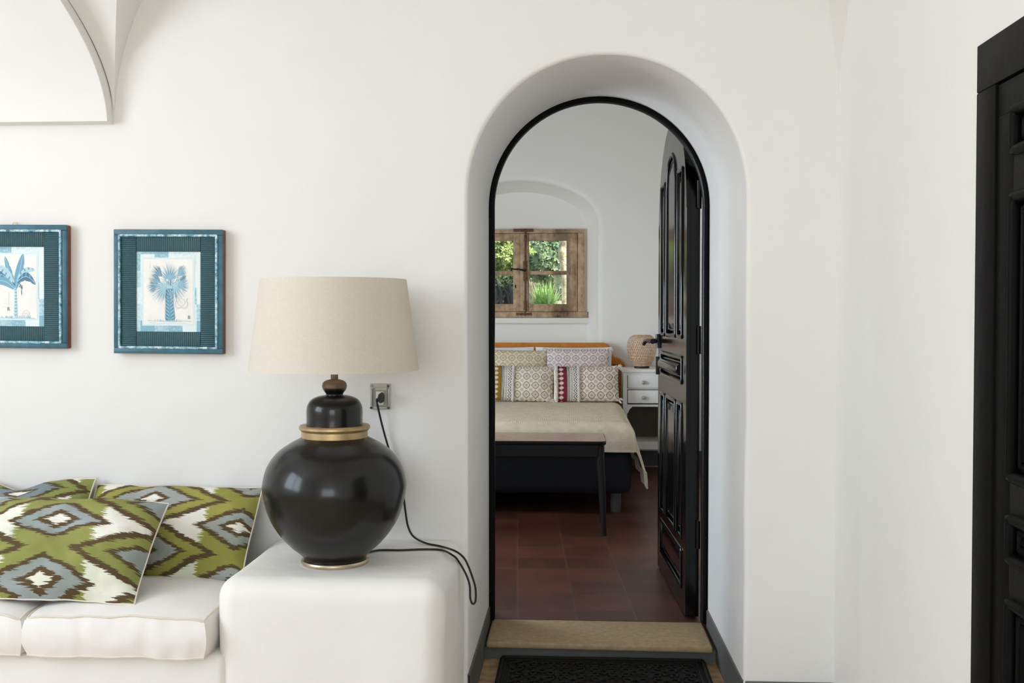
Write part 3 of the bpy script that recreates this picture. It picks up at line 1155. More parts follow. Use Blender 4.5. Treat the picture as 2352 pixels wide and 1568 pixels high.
# ------------------------------------------------------------------ mat in the doorway
mx0, mx1 = at(1143, 1530, 3.7).x, at(1630, 1530, 3.7).x
mat_ = thing('doormat', ((mx0 + mx1) / 2, 3.56, 0), 'black openwork doormat with scroll pattern below the stone step', 'doormat')
o_ = Vector(mat_.location)
mb = MB(o_)
y0, y1 = 3.33, 3.825
mb.box(mx0, mx1, y0, y1, .001, .009, bev=.003)
mb.build('backing', M['mat_rubber'], mat_)
mb = MB(o_)
mb.tube([(mx0 + .012, y0 + .012, .012), (mx1 - .012, y0 + .012, .012), (mx1 - .012, y1 - .012, .012), (mx0 + .012, y1 - .012, .012)], .007, 8, closed=True)
mb.tube([(mx0 + .035, y0 + .035, .011), (mx1 - .035, y0 + .035, .011), (mx1 - .035, y1 - .035, .011), (mx0 + .035, y1 - .035, .011)], .004, 8, closed=True)
def spiral(cx, cy, r0, a0, tn, sg):
    return [(cx + r0 * (1 - .8 * t) * cos(a0 + sg * tn * t), cy + r0 * (1 - .8 * t) * sin(a0 + sg * tn * t), .012) for t in [i / 18 for i in range(19)]]
ncol, nrow = 6, 4
for i in range(ncol):
    for j in range(nrow):
        cx = mx0 + .05 + (mx1 - mx0 - .1) * (i + .5) / ncol
        cy = y0 + .05 + (y1 - y0 - .1) * (j + .5) / nrow
        for sx, sy in ((1, 1), (-1, 1), (1, -1), (-1, -1)):
            mb.tube(spiral(cx + sx * .028, cy + sy * .022, .026, pi / 2 * (1 - sx), 2 * pi * 1.1, sx * sy), .0045, 6)
        mb.lathe([(.012, .009), (.010, .016), (.004, .018)], 8, (cx, cy, 0))
mb.build('scrollwork', M['mat_rubber'], mat_)

# ------------------------------------------------------------------ built-in sofa
ZT = .558
YS = 2.75
xa0, xa1 = at(490, 1450, YS).x, at(1066, 1250, YW).x
sofa = thing('built_in_sofa', ((XL_ROOM + xa1) / 2, 3.0, 0), 'white plastered masonry sofa built along the wall, with a block arm carrying the big lamp', 'sofa')
o_ = Vector(sofa.location)
mb = MB(o_)
def softbox(x0, x1, y0, y1, z0, z1, r, n=9):
    bm = bmesh.new()
    bmesh.ops.create_cube(bm, size=1)
    for v in bm.verts:
        v.co = Vector(((x0 + x1) / 2 + v.co.x * (x1 - x0), (y0 + y1) / 2 + v.co.y * (y1 - y0), (z0 + z1) / 2 + v.co.z * (z1 - z0)))
    bmesh.ops.bevel(bm, geom=bm.edges[:], offset=r, segments=n, profile=.5, affect='EDGES')
    bmesh.ops.subdivide_edges(bm, edges=[e for e in bm.edges if e.calc_length() > .12], cuts=6, use_grid_fill=True)
    bm.verts.index_update()
    r_ = [v.co.copy() for v in bm.verts], [[v.index for v in f.verts] for f in bm.faces]
    bm.free()
    return r_
vs, fs = softbox(xa0, xa1, YS, YW + .06, -.08, ZT, .058)
for p in vs:
    p.y = min(p.y, YW - .0015)
    q = .007 * noise.noise(p * 3.1) + .0025 * noise.noise(p * 9)
    if p.z > .4: p.z += 0.0 if abs(p.z - ZT) < .001 else q * .5
    else: p.x += q
    if p.y < YS + .06: p.y += q
mb.add(vs, fs)
mb.build('arm_block', M['masonry'], sofa, angle=60)
mb = MB(o_)
mb.box(XL_ROOM + .01, xa0 + .03, YS - .005, YW - .001, .0, .352, bev=.02, seg=3)
mb.build('seat_base', M['masonry'], sofa)

# seat cushions
def seat_cushion(x0, x1, label, seed):
    z0, z1 = .353, .462
    y0, y1 = YS - .03, YW - .015
    root = thing('seat_cushion', ((x0 + x1) / 2, (y0 + y1) / 2, z0), label, 'cushion', 'white seat cushions of the built-in sofa')
    o_ = Vector(root.location)
    mb = MB(o_)
    NX, NY, NZ = 34, 26, 8
    w, d = (x1 - x0) / 2, (y1 - y0) / 2
    def top(a_, b_, z):       # soft crown and edge
        return z
    def pt(a_, b_, zz):       # a, b in -1..1 ; zz in 0..1
        ra = 1 - .018 * (abs(b_) ** 6) * abs(a_)
        x = a_ * w * ra
        y = b_ * d * (1 - .02 * abs(a_) ** 8)
        crown = .030 * (1 - a_ ** 4) * (1 - b_ ** 4)
        z = z0 + (z1 - z0) * zz
        bul = .012 * sin(pi * zz)
        if abs(a_) > .999: x += bul * (1 if a_ > 0 else -1)
        if abs(b_) > .999: y += bul * (1 if b_ > 0 else -1)
        if zz > .999: z += crown + .004 * noise.noise((a_ * 3, b_ * 3, seed)) - .012 * (abs(a_) ** 10 * abs(b_) ** 10)
        if zz < .001: z += 0
        z += .006 * noise.noise((a_ * 2.2, seed, 0)) * (1 if b_ < -.9 else .3)
        wr = .005 * noise.noise((a_ * 7, zz * 2, seed + 5)) if abs(b_) > .999 else 0
        return Vector(((x0 + x1) / 2 + x, (y0 + y1) / 2 + y + wr, z))
    g = lambda n: [-1 + 2 * i / n for i in range(n + 1)]
    mb.grid([[pt(a_, b_, 1) for a_ in g(NX)] for b_ in g(NY)])
    mb.grid([[pt(a_, b_, 0) for a_ in g(NX)] for b_ in g(NY)], flip=True)
    for b_ in (-1, 1): mb.grid([[pt(a_, b_, k / NZ) for a_ in g(NX)] for k in range(NZ + 1)], flip=b_ > 0)
    for a_ in (-1, 1): mb.grid([[pt(a_, b_, k / NZ) for b_ in g(NY)] for k in range(NZ + 1)], flip=a_ < 0)
    body = mb.build('cover', M['seat'], root, angle=60)
    for zz in (1, 0):
        loop = [pt(a_, -1, zz) for a_ in g(NX)] + [pt(1, b_, zz) for b_ in g(NY)[1:]] + [pt(a_, 1, zz) for a_ in g(NX)[::-1][1:]] + [pt(-1, b_, zz) for b_ in g(NY)[::-1][1:-1]]
        m2 = MB(o_)
        m2.tube(loop, .0032, 8, closed=True)
        m2.build('piping', M['piping'], root)
    return root
xs1 = at(57, 1480, YS - .03).x
xs2 = xa0 - .014
seat_cushion(xs1, xs2, 'white canvas seat cushion next to the masonry arm block', 1)
seat_cushion(xs1 - .012 - (xs2 - xs1), xs1 - .012, 'white canvas seat cushion cut by the left edge, under the front green ikat cushion', 2)


# ------------------------------------------------------------------ loose cushions
def pillow_mesh(w, h, t, n=36, sag=0, seed=0, pw=2.4, ex=.55, wr=.006, ear=.03):
    """grids for the two sides: local x width, z height (0..h), -y the front; uv in metres"""
    sides = []
    for sg in (-1, 1):
        P, U = [], []
        for j in range(n + 1):
            rowp, rowu = [], []
            b = -1 + 2 * j / n
            for i in range(n + 1):
                a_ = -1 + 2 * i / n
                fa = max(0, 1 - abs(a_) ** pw) ** ex
                fb = max(0, 1 - abs(b) ** pw) ** ex
                th = t / 2 * fa * fb
                # edges bow inwards, corners stick out
                x = a_ * w / 2 * (1 - ear * (1 - abs(b) ** 2))
                z = b * h / 2 * (1 - ear * (1 - abs(a_) ** 2))
                wv = wr * noise.noise((a_ * 2.6, b * 2.6, seed + sg)) + wr * .5 * noise.noise((a_ * 6, b * 6, seed + sg))
                edge = min(1, (1 - abs(a_)) * 5, (1 - abs(b)) * 5)
                z -= sag * (1 - b) * 0
                rowp.append(Vector((x, sg * (th + wv * edge), z + h / 2)))
                rowu.append((a_ * w / 2 + 3.0, b * h / 2 + 3.0))
            P.append(rowp); U.append(rowu)
        sides.append((P, U))
    return sides


def cushion(name, loc, rot, w, h, t, mat, label, cat, group, seed=0, piping=None, dent=None, **k):
    root = thing(name, loc, label, cat, group, rot=rot)
    mb = MB()
    sides = pillow_mesh(w, h, t, seed=seed, **k)
    if dent:
        for P, U in sides:
            for r_ in P:
                for p in r_: dent(p)
    for sg, (P, U) in enumerate(sides):
        mb.grid(P, uvs=U, flip=bool(sg))
    cv = mb.build('cover', mat, root, angle=80)
    if piping:
        P = sides[0][0]
        n = len(P) - 1
        loop = [P[0][i] for i in range(n + 1)] + [P[j][n] for j in range(1, n + 1)] + [P[n][i] for i in range(n - 1, -1, -1)] + [P[j][0] for j in range(n - 1, 0, -1)]
        m2 = MB()
        m2.tube(loop, .0024, 6, closed=True)
        m2.build('piping', piping, root)
    return root


def rumple(seed, amp=.010):
    def f(p):
        q = Vector((p.x * 7, p.z * 7, seed))
        p.z += amp * noise.noise(q) + .5 * amp * noise.noise(q * 2.3)
        p.x += .6 * amp * noise.noise(q + Vector((9, 3, 0)))
    return f
GREEN, BLUE = (138, 150, 62), (150, 160, 162)
mI1 = ikat('ikat_fabric_olive', .24, .0, .29, .175, (160, 156, 80), (168, 172, 168))
mI2 = ikat('ikat_fabric_green', .0, .05, .34, .185, (152, 154, 88), (160, 168, 168))
mI3 = ikat('ikat_fabric_moss', .3, .2, .26, .155, (148, 154, 88), (130, 144, 150))
# back right cushion, leaning on the wall behind the jar
pb = at(343, 1330, 3.02)
cushion('throw_cushion', (pb.x, 3.05, .476), (R(-38), 0, R(-2)), .545, .32, .13, mI1,
        'olive ikat cushion leaning on the wall beside the arm block, partly behind the jar lamp', 'cushion', 'green ikat throw cushions', 1, M['piping'], ear=.02, wr=.012, dent=rumple(1, .007))
# back left cushion
pb = at(-8, 1330, 3.05)
def dip(p):
    rumple(5)(p)
    p.z -= .05 * math.exp(-((p.x - .02) / .09) ** 2) * max(0, p.z / .36) ** 2
cushion('throw_cushion', (pb.x - .03, 3.05, .478), (R(-36), 0, 0), .50, .338, .13, mI3,
        'ikat cushion with a slumped top behind the front one, at the left edge', 'cushion', 'green ikat throw cushions', 5, M['piping'], wr=.014, dent=dip)
# front cushion
pb = at(112, 1395, 2.82)
cushion('throw_cushion', (pb.x, 2.775, .486), (R(-45), R(1), R(0)), .53, .335, .17, mI2,
        'green and blue ikat cushion in front, lying back over the two seat cushions', 'cushion', 'green ikat throw cushions', 3, M['piping'], ear=.03, wr=.014, dent=rumple(3, .009))

# ------------------------------------------------------------------ pictures
def picture(u0, u1, v0, v1, label, kind, roll, ring):
    a_, b_ = at(u0, v1, YW - .033), at(u1, v0, YW - .033)
    w, h = b_.x - a_.x, b_.z - a_.z
    root = thing('framed_print', ((a_.x + b_.x) / 2, YW - .001, a_.z), label, 'picture', 'teal framed tree prints', rot=(0, roll, 0))
    d = .032
    # local: x centred, z from 0, -y towards the room
    mb = MB()
    o1 = .018
    mb.box(-w / 2, w / 2, -d + .006, 0, 0, h, bev=.003, m=0)
    mb.build('backing_board', M['red_edge'], root)
    m2 = MB()
    for x0, x1, z0, z1 in ((-w / 2, w / 2, h - o1, h), (-w / 2, w / 2, 0, o1), (-w / 2, -w / 2 + o1, o1, h - o1), (w / 2 - o1, w / 2, o1, h - o1)):
        m2.box(x0, x1, -d, -d + .012, z0, z1, bev=.002)
    fr_ = m2.build('frame', M['teal_edge'], root)
    m3 = MB()
    r_ = o1 + .0015
    m3.tube([(-w / 2 + r_, -d - .001, r_), (w / 2 - r_, -d - .001, r_), (w / 2 - r_, -d - .001, h - r_), (-w / 2 + r_, -d - .001, h - r_)], .0042, 8, closed=True)
    m3.build('beading', M['teal_rub'], fr_)
    bw = w * .205
    m4 = MB()
    q = o1 + .0005
    bh = h * .178
    m4.box(-w / 2 + q, -w / 2 + bw, -d + .002, -d + .010, q, h - q, bev=.001).build('side_panel', M['teal_h'], root)
    MB().box(w / 2 - bw, w / 2 - q, -d + .002, -d + .010, q, h - q, bev=.001).build('side_panel', M['teal_h'], root)
    m5 = MB()
    m5.box(-w / 2 + bw + .001, w / 2 - bw - .001, -d + .002, -d + .010, q, bh, bev=.001).build('cross_panel', M['teal_v'], root)
    MB().box(-w / 2 + bw + .001, w / 2 - bw - .001, -d + .002, -d + .010, h - bh, h - q, bev=.001).build('cross_panel', M['teal_v'], root)
    # print: coloured border, paper and drawing in one mesh
    px0, px1, pz0, pz1 = -w / 2 + bw, w / 2 - bw, bh, h - bh
    pm = MB()
    yb = -d + .006
    pm.box(px0, px1, yb - .0005, yb + .002, pz0, pz1, m=0)
    bt = (px1 - px0) * .10
    def quad(x0, x1, z0, z1, m, k): pm.add([(x0, yb - k, z0), (x1, yb - k, z0), (x1, yb - k, z1), (x0, yb - k, z1)], [(0, 1, 2, 3)], m)
    quad(px0 + bt * .9, px1 - bt * .9, pz0 + bt * .9, pz1 - bt * .9, 4, .0009)
    quad(px0 + bt * 1.15, px1 - bt * 1.15, pz0 + bt * 1.15, pz1 - bt * 1.15, 1, .0012)
    PW, PH = px1 - px0, pz1 - pz0
    def Q(a_, b_, k=.0016): return Vector((px0 + PW * a_, yb - k, pz1 - PH * b_))
    rnd = random.Random(21 if kind == 'palm' else 22)
    lay = [.0014]
    def poly(pts, m, k=.0016):
        lay[0] += 1.2e-6                    # every stroke lies on the one before it
        pm.add([Q(x, z, lay[0]) for x, z in pts], [tuple(range(len(pts)))], m)
    def spike(x, z, ang, L, wd, m, k=.0016, bend=0):
        ca, sa = cos(ang), sin(ang)
        pts = []
        n = 5
        for s_ in (1, -1):
            rng = range(n + 1) if s_ == 1 else range(n, -1, -1)
            for i in rng:
                t = i / n
                wv = wd * (1 - t) * (.35 + 1.3 * t if t < .5 else 1)
                bx = x + ca * L * t
                bz = z + sa * L * t + bend * L * t * t
                pts.append((bx - sa * wv * s_, bz + ca * wv * s_ * PW / PH))
        poly(pts, m, k)
    def line(pts, wd, m, k=.0016):
        for (x0, z0), (x1, z1) in zip(pts[:-1], pts[1:]):
            L = sqrt((x1 - x0) ** 2 + (z1 - z0) ** 2) + 1e-9
            nx, nz = -(z1 - z0) / L * wd, (x1 - x0) / L * wd
            poly([(x0 - nx, z0 - nz), (x1 - nx, z1 - nz), (x1 + nx, z1 + nz), (x0 + nx, z0 + nz)], m, k)
    if kind == 'palm':
        # trunk with scales
        poly([(.455, .86), (.475, .62), (.495, .47), (.525, .47), (.56, .62), (.60, .86)], 2, .0014)
        for j in range(26):
            z = .49 + j * .0145
            hwid = .03 + .045 * j / 26
            cx = .51 + .018 * j / 26
            for sg in (-1, 1):
                spike(cx + sg * hwid * .8, z, -.9 if sg > 0 else pi + .9, .045, .008, 3, .0018)
                for q_ in range(2):
                    spike(cx + sg * hwid * (.2 + .4 * q_), z + .006, -.7 if sg > 0 else pi + .7, .05, .007, (5, 2, 3)[(j + q_) % 3], .002)
        # fans
        fans = [(.52, .33, -pi / 2, 1.35, .24, 2), (.36, .27, -2.45, .65, .20, 3), (.68, .26, -.72, .65, .19, 2), (.33, .37, -2.75, .7, .21, 3), (.29, .42, pi - .05, .8, .19, 3),
                (.62, .42, .35, 1.6, .23, 5), (.70, .43, -.35, 1.0, .19, 2), (.44, .43, 2.65, 1.1, .28, 5), (.74, .34, -.65, .35, .12, 3)]
        for q_ in range(70):
            an = rnd.uniform(-pi, pi)
            spike(.52 + rnd.uniform(-.05, .05), .42 + rnd.uniform(-.04, .05), an, rnd.uniform(.12, .24), .006, (2, 3, 5)[q_ % 3], bend=.3)
        for fx, fz, fa, sp, L, m in fans:
            fx0, fz0 = (fx + .52) / 2, (fz + .42) / 2
            line([(.515, .46), (fx0, fz0), (fx, fz)], .005, 5, .0017)
            for q_ in range(26):
                t = q_ / 25 * 2 - 1
                an = fa + sp * t * .95
                spike(fx0 * .5 + fx * .5, fz0 * .5 + fz * .5, an, L * (1.05 - .3 * abs(t)) * rnd.uniform(.9, 1.05), .008, m if q_ % 3 else 5 if m != 5 else 2, .0018 + rnd.uniform(0, .0004), bend=.12 * rnd.uniform(0, 1))
        for q_ in range(40):
            x = .30 + .42 * rnd.random()
            spike(x, .865 + rnd.uniform(0, .01), -pi / 2 + rnd.uniform(-.7, .7), rnd.uniform(.02, .04), .004, (2, 5)[q_ % 2], .0021)
        line([(.17, .86), (.3, .868), (.45, .872), (.62, .872), (.75, .865), (.86, .87)], .004, 5)
        line([(.2, .89), (.4, .895), (.7, .89), (.8, .9)], .002, 5)
        # crest
        ce = [(.70 + .055 * cos(t), .63 + .045 * sin(t)) for t in [2 * pi * i / 20 for i in range(21)]]
        line(ce, .005, 6)
        for sg in (-1, 1):
            line([(.70 + sg * .10 * f_, .58 + g_) for f_, g_ in ((.9, 0), (.75, .03), (.95, .06), (.9, .10), (.6, .125), (.3, .12), (0, .11))], .008, 6)
        for i in range(3): line([(.67, .615 + .014 * i), (.73, .615 + .014 * i)], .002, 6)
        poly([(.69, .58), (.70, .545), (.71, .58)], 6)
        letters = (('B', .82, .82, .045, 7), ('2', .215, .185, .038, 6))
    else:
        # banana tree
        poly([(.535, .88), (.548, .62), (.545, .52), (.575, .52), (.585, .62), (.60, .88)], 5, .0014)
        for j in range(9):
            z = .53 + j * .04
            line([(.55, z), (.565, z + .012), (.585, z - .006)], .003, 3, .0017)
        def leaf(x0, z0, x1, z1, wd, m, up, notch=True):
            n = 14
            L = sqrt((x1 - x0) ** 2 + (z1 - z0) ** 2)
            dx, dz = (x1 - x0) / L, (z1 - z0) / L
            top, bot, midl = [], [], []
            for i in range(n + 1):
                t = i / n
                w_ = wd * (sin(pi * min(1, t * .93 + .06)) ** .6)
                arc = up * sin(pi * t)
                cx, cz = x0 + (x1 - x0) * t, z0 + (z1 - z0) * t - arc
                nt_ = .8 if (notch and i % 4 == 2) else 1
                top.append((cx - dz * w_ * nt_ * .8, cz + dx * w_ * nt_))
                bot.append((cx + dz * w_ * .8, cz - dx * w_))
                midl.append((cx, cz))
            for i in range(n):
                poly([top[i], top[i + 1], midl[i + 1], midl[i]], m, .0017)
                poly([midl[i], midl[i + 1], bot[i + 1], bot[i]], (m if i % 3 else 2), .0017)
            line(midl, .003, 5, .002)
        leaf(.56, .52, .68, .09, .075, 2, -.02)
        leaf(.55, .50, .40, .12, .05, 2, -.02)
        leaf(.58, .42, .86, .29, .04, 5, .05)
        leaf(.59, .44, .87, .47, .055, 3, .08)
        leaf(.55, .50, .24, .34, .06, 3, .05)
        leaf(.54, .52, .22, .46, .055, 2, .06)
        leaf(.54, .45, .30, .24, .05, 5, .03)
        for dx_, dz_ in ((0, 0), (.02, .012), (-.015, .015), (.01, .03), (.025, .035)):
            spike(.64 + dx_, .47 + dz_, pi / 2, .035, .012, 3, .002)
        line([(.62, .45), (.65, .52), (.655, .56)], .003, 3)
        spike(.655, .545, pi / 2, .075, .018, 2, .002)
        for q_ in range(50):
            x = .34 + .46 * rnd.random()
            spike(x, .89 + rnd.uniform(0, .012), -pi / 2 + rnd.uniform(-.8, .8), rnd.uniform(.02, .045), .004, (2, 5)[q_ % 2], .0021)
        line([(.25, .89), (.5, .9), (.7, .895), (.85, .9)], .005, 5)
        ce = [(.72 + .05 * cos(t), .84 + .042 * sin(t)) for t in [2 * pi * i / 20 for i in range(21)]]
        line(ce, .004, 6)
        for x0_, z0_, x1_, z1_ in ((.69, .82, .75, .86), (.7, .86, .74, .82), (.68, .84, .76, .84)): line([(x0_, z0_), (x1_, z1_)], .003, 6)
        line([(.38, .57), (.46, .57), (.46, .72), (.38, .72)], .003, 6)
        line([(.36, .755), (.46, .755)], .003, 6)
        letters = (('B', .455, .785, .045, 7),)
    for ch, lx, lz, sz, m in letters:
        cu = bpy.data.curves.new('letter', 'FONT')
        cu.body = ch
        cu.size = sz * PH * 1.35
        cu.align_x = 'CENTER'; cu.align_y = 'CENTER'
        ob = bpy.data.objects.new('letter', cu)
        C.objects.link(ob)
        dg = bpy.context.evaluated_depsgraph_get()
        me = ob.evaluated_get(dg).to_mesh()
        b0 = Q(lx, lz, lay[0] + .0001)
        pm.add([b0 + Vector((v.co.x, 0, v.co.y)) for v in me.vertices], [tuple(p.vertices) for p in me.polygons], m)
        bpy.data.objects.remove(ob)
    pr = pm.build('print', [M['border'], M['paper'], M['ink_mid'], M['ink_dark'], M['ink_pale'], M['ink_light'], M['ink_grey'], M['ink_black']], root, smooth=False, fix=False)
    if ring:
        m6 = MB()
        m6.tube([(.007 * cos(t), -.006, h + .004 + .006 * sin(t)) for t in [2 * pi * i / 14 for i in range(14)]], .0014, 6, closed=True)
        m6.build('hanging_ring', M['brass'], root)
    return root

picture(261, 509, 526, 812, 'teal framed print of a fan palm, hanging nearest to the lamp', 'palm', R(.45), False)
picture(-102, 150, 515, 799, 'teal framed print of a banana tree, cut by the left edge', 'banana', R(.45), True)

# ------------------------------------------------------------------ jar lamp
YL = 2.97
lc = at(770, 1300, YL)
LB_ = Vector((lc.x, YL, ZT + .001))
SC = YL / F
lamp = thing('table_lamp', LB_, 'large charcoal ginger-jar table lamp with drum shade on the white arm block', 'lamp')
def prof(pts): return [(r_ * SC, (1300 - y_) * SC) for r_, y_ in pts]
def smooth_prof(pts, n=5):
    # Catmull-Rom through the points
    out = []
    for i in range(len(pts) - 1):
        p_ = [Vector(pts[max(0, i - 1)]), Vector(pts[i]), Vector(pts[i + 1]), Vector(pts[min(len(pts) - 1, i + 2)])]
        for k in range(n):
            t = k / n
            out.append(tuple(.5 * ((2 * p_[1]) + (p_[2] - p_[0]) * t + (2 * p_[0] - 5 * p_[1] + 4 * p_[2] - p_[3]) * t * t + (-p_[0] + 3 * p_[1] - 3 * p_[2] + p_[3]) * t ** 3)))
    out.append(tuple(pts[-1]))
    return out
MB().lathe(prof([(40, 1300), (77, 1300), (79, 1297), (79, 1294), (77, 1291), (40, 1291)]), 64).build('base_ring', M['brass_pale'], lamp)
MB().lathe(prof([(60, 1291)] + smooth_prof([(72, 1290), (74, 1283), (84, 1273), (104, 1256), (130, 1226), (152, 1186), (164, 1140), (165.5, 1112), (155, 1074), (133, 1043), (104, 1022), (78, 1008)]) + [(70, 1004)]), 96).build('jar', M['jar'], lamp)
MB().lathe(prof([(60, 1014), (76.5, 1014), (76.5, 993), (79, 990), (82, 987), (82, 982), (79, 979), (62, 979)]), 80).build('collar', M['brass'], lamp)
MB().lathe(prof([(55, 983)] + smooth_prof([(65, 982), (64.5, 965), (64.5, 945), (62, 932), (54, 920), (40, 913), (26, 910)]) + [(10, 909)]), 72).build('lid', M['jar'], lamp)
MB().lathe(prof([(15, 912)] + smooth_prof([(20, 911), (20, 906), (26, 898), (28, 892)]) + [(20, 892)]), 48).build('finial_neck', M['jar'], lamp)
MB().lathe(prof([(20, 894)] + smooth_prof([(28, 893), (28.6, 888), (26, 880), (18, 875), (9.5, 873)]) + [(5, 872)]), 48).build('finial', M['wood_finial'], lamp)
MB().lathe(prof([(8.6, 875), (8.6, 770), (4, 770)]), 24).build('stem', M['wood_finial'], lamp)
mb = MB()
sp_ = [(196, 851), (195.2, 846)] + [(196 - 28.5 * k / 10, 851 - 210 * k / 10) for k in range(1, 11)]
out = prof(sp_)
inn_ = [(r_ - .002, z) for r_, z in out[::-1]]
mb.lathe(out + inn_, 96, cap=False)
ob = out + inn_
n = 96
mb.add([Vector((r_ * cos(2 * pi * i / n), r_ * sin(2 * pi * i / n), z)) for r_, z in (out[0], inn_[-1]) for i in range(n)], [(i, (i + 1) % n, n + (i + 1) % n, n + i) for i in range(n)])
shade = mb.build('lamp_shade', M['shade'], lamp, angle=50)
m2 = MB()
zt_ = (1300 - 770) * SC
for k in range(3):
    b = 2 * pi * k / 3
    m2.tube([(0, 0, zt_), (.2 * cos(b), .2 * sin(b), (1300 - 700) * SC)], .002, 6)
m2.build('shade_carrier', M['screw'], shade)
# cord: base -> over the block edge in a loop -> up the wall behind the jar -> socket
zc = ZT + .004
cp = [atz(845, 1268, zc), atz(872, 1263, zc), atz(920, 1263, zc), atz(975, 1261, zc), atz(1015, 1263, zc), atz(1040, 1275, zc)]
xl = xa1 + .012
loop = [(1052, 1287, .50), (1070, 1318, .55), (1079, 1345, .5), (1080, 1372, .5), (1085, 1386, .55), (1092, 1380, .6), (1092, 1350, .6), (1084, 1322, .6), (1074, 1296, .55)]
def hang(u, v):
    # in front of the wall, just outside the block's right face
    d = ray(u, v)
    return CAM + d * (3.13 / d.y)
cp += [hang(u, v) for u, v, _ in loop]
cp += [hang(1064, 1279), atz(1045, 1265, zc + .003), atz(1012, 1254, zc), atz(978, 1247, zc + .002), at(950, 1232, 3.255), at(937, 1208, 3.262), at(931, 1172, 3.255), at(925, 1130, 3.262), at(912, 1085, 3.266), at(896, 1040, 3.266), at(880, 985, 3.262), at(868, 935, 3.25), at(866, 922, 3.235)]
def cr(pts, n=6):
    out = []
    for i in range(len(pts) - 1):
        p_ = [pts[max(0, i - 1)], pts[i], pts[i + 1], pts[min(len(pts) - 1, i + 2)]]
        for k in range(n):
            t = k / n
            out.append(.5 * ((2 * p_[1]) + (p_[2] - p_[0]) * t + (2 * p_[0] - 5 * p_[1] + 4 * p_[2] - p_[3]) * t * t + (-p_[0] + 3 * p_[1] - 3 * p_[2] + p_[3]) * t ** 3))
    return out + [pts[-1]]
MB(LB_).tube(cr(cp), .0032, 8).build('cord', M['cord'], lamp)
mb = MB(LB_)
pp = at(873, 914, YW - .05)
mb.prism([(-.008, 0), (-.006, .012), (0, .017), (.006, .012), (.008, 0), (.006, -.013), (0, -.018), (-.006, -.012)], lambda p: Vector((pp.x + p[0], YW - .016, pp.z + p[1])), lambda p: Vector((pp.x + p[0] * .9, YW - .052, pp.z + p[1] * .9)))
mb.tube([(pp.x, YW - .045, pp.z - .002), (pp.x - .010, YW - .047, pp.z - .006), cp[-1]], [.006, .0055, .0045], 8)
mb.build('plug', M['cord'], lamp, angle=40)

# ------------------------------------------------------------------ wall socket
a_, b_ = at(850, 940, YW - .01), at(897, 881, YW - .01)
so = thing('wall_socket', ((a_.x + b_.x) / 2, YW, a_.z), 'square grey wall socket with screwed cover on the white wall right of the jar lamp', 'socket')
o_ = Vector(so.location)
x0, x1, z0, z1 = a_.x, b_.x, a_.z, b_.z
w, h = x1 - x0, z1 - z0
MB(o_).box(x0, x1, YW - .010, YW, z0, z1, bev=.003).build('back_box', M['socket'], so)
mb = MB(o_)
mb.box(x0 + .002, x0 + .008, YW - .016, YW - .009, z0 + .012, z1 - .016, bev=.0015)
mb.box(x1 - .008, x1 - .002, YW - .016, YW - .009, z0 + .012, z1 - .016, bev=.0015)
mb.box(x0 + .012, x1 - .012, YW - .016, YW - .009, z0 + .002, z0 + .009, bev=.0015)
mb.build('rim', M['socket'], so)
MB(o_).box(x0 + .009, x1 - .009, YW - .0125, YW - .0095, z0 + .010, z1 - .014).build('cover_plate', M['socket_in'], so)
mb = MB(o_)
mb.box(x0 + .013, x1 - .010, YW - .018, YW - .009, z1 - .013, z1 - .001, bev=.002)
mb.box(x0 + .018, x1 - .011, YW - .017, YW - .009, z1 - .021, z1 - .012, bev=.001)
mb.build('flap', M['socket'], so)
MB(o_).box(x0 + w * .31, x0 + w * .67, YW - .017, YW - .011, z0 + h * .18, z0 + h * .71, bev=.0015).build('outlet', M['socket_ivory'], so)
for fx, fz, mm in ((.06, .92, 'screw_light'), (.9, .91, 'screw'), (.06, .07, 'screw'), (.91, .07, 'screw')):
    mb = MB(o_)
    mb.tube([(x0 + w * fx, YW - .009, z0 + h * fz), (x0 + w * fx, YW - .0165, z0 + h * fz)], .0034, 12)
    mb.build('screw', M[mm], so)

# ------------------------------------------------------------------ bed
bx1 = at(1452, 1000, 6.25).x
hb_c = XWC
bx0 = 2 * hb_c - bx1
bed = thing('bed', ((bx0 + bx1) / 2, 7.2, ZB), 'double bed with mustard headboard below the arched window niche', 'bed')
o_ = Vector(bed.location)
ZM = .63
MB(o_).box(bx0 + .01, bx1 + .002, 6.28, 8.2, .195, .46, bev=.05, seg=4).build('base', M['navy'], bed)
MB(o_).box(bx0 + .02, bx1 - .02, 6.28, 8.2, .46, ZM - .015, bev=.06, seg=4).build('mattress', M['white_linen'], bed)
hr = at(1437, 840, 8.30).x
# headboard outline (right half), mirrored
hz = lambda v: at(1400, v, 8.30).z
hx = lambda u: at(u, 840, 8.30).x
right = [(hx(1388), hz(787)), (hx(1396), hz(790)), (hx(1401), hz(797)), (hx(1406), hz(810)), (hx(1412), hz(818)), (hx(1426), hz(824)), (hx(1434), hz(831)), (hx(1437), hz(838)), (hx(1437), ZB + .2)]
left = [(2 * hb_c - x, z) for x, z in right[::-1]]
mb = MB(o_)
ol = left + right
def ins_poly(L, d):
    n = len(L); out = []
    for i in range(n):
        a_, b_ = Vector(L[i - 1]), Vector(L[(i + 1) % n])
        t = (b_ - a_).normalized()
        out.append((L[i][0] + t.y * d, L[i][1] - t.x * d))
    return out
rings(mb, [Y3(ol, 8.36), Y3(ol, 8.31), Y3(ins_poly(ol, .003), 8.30), Y3(ins_poly(ol, .012), 8.293)])
mb.add(Y3(ins_poly(ol, .012), 8.293), [tuple(range(len(ol)))])
mb.add(Y3(ol, 8.36), [tuple(range(len(ol)))[::-1]])
hbo = mb.build('headboard', M['mustard'], bed, angle=50)
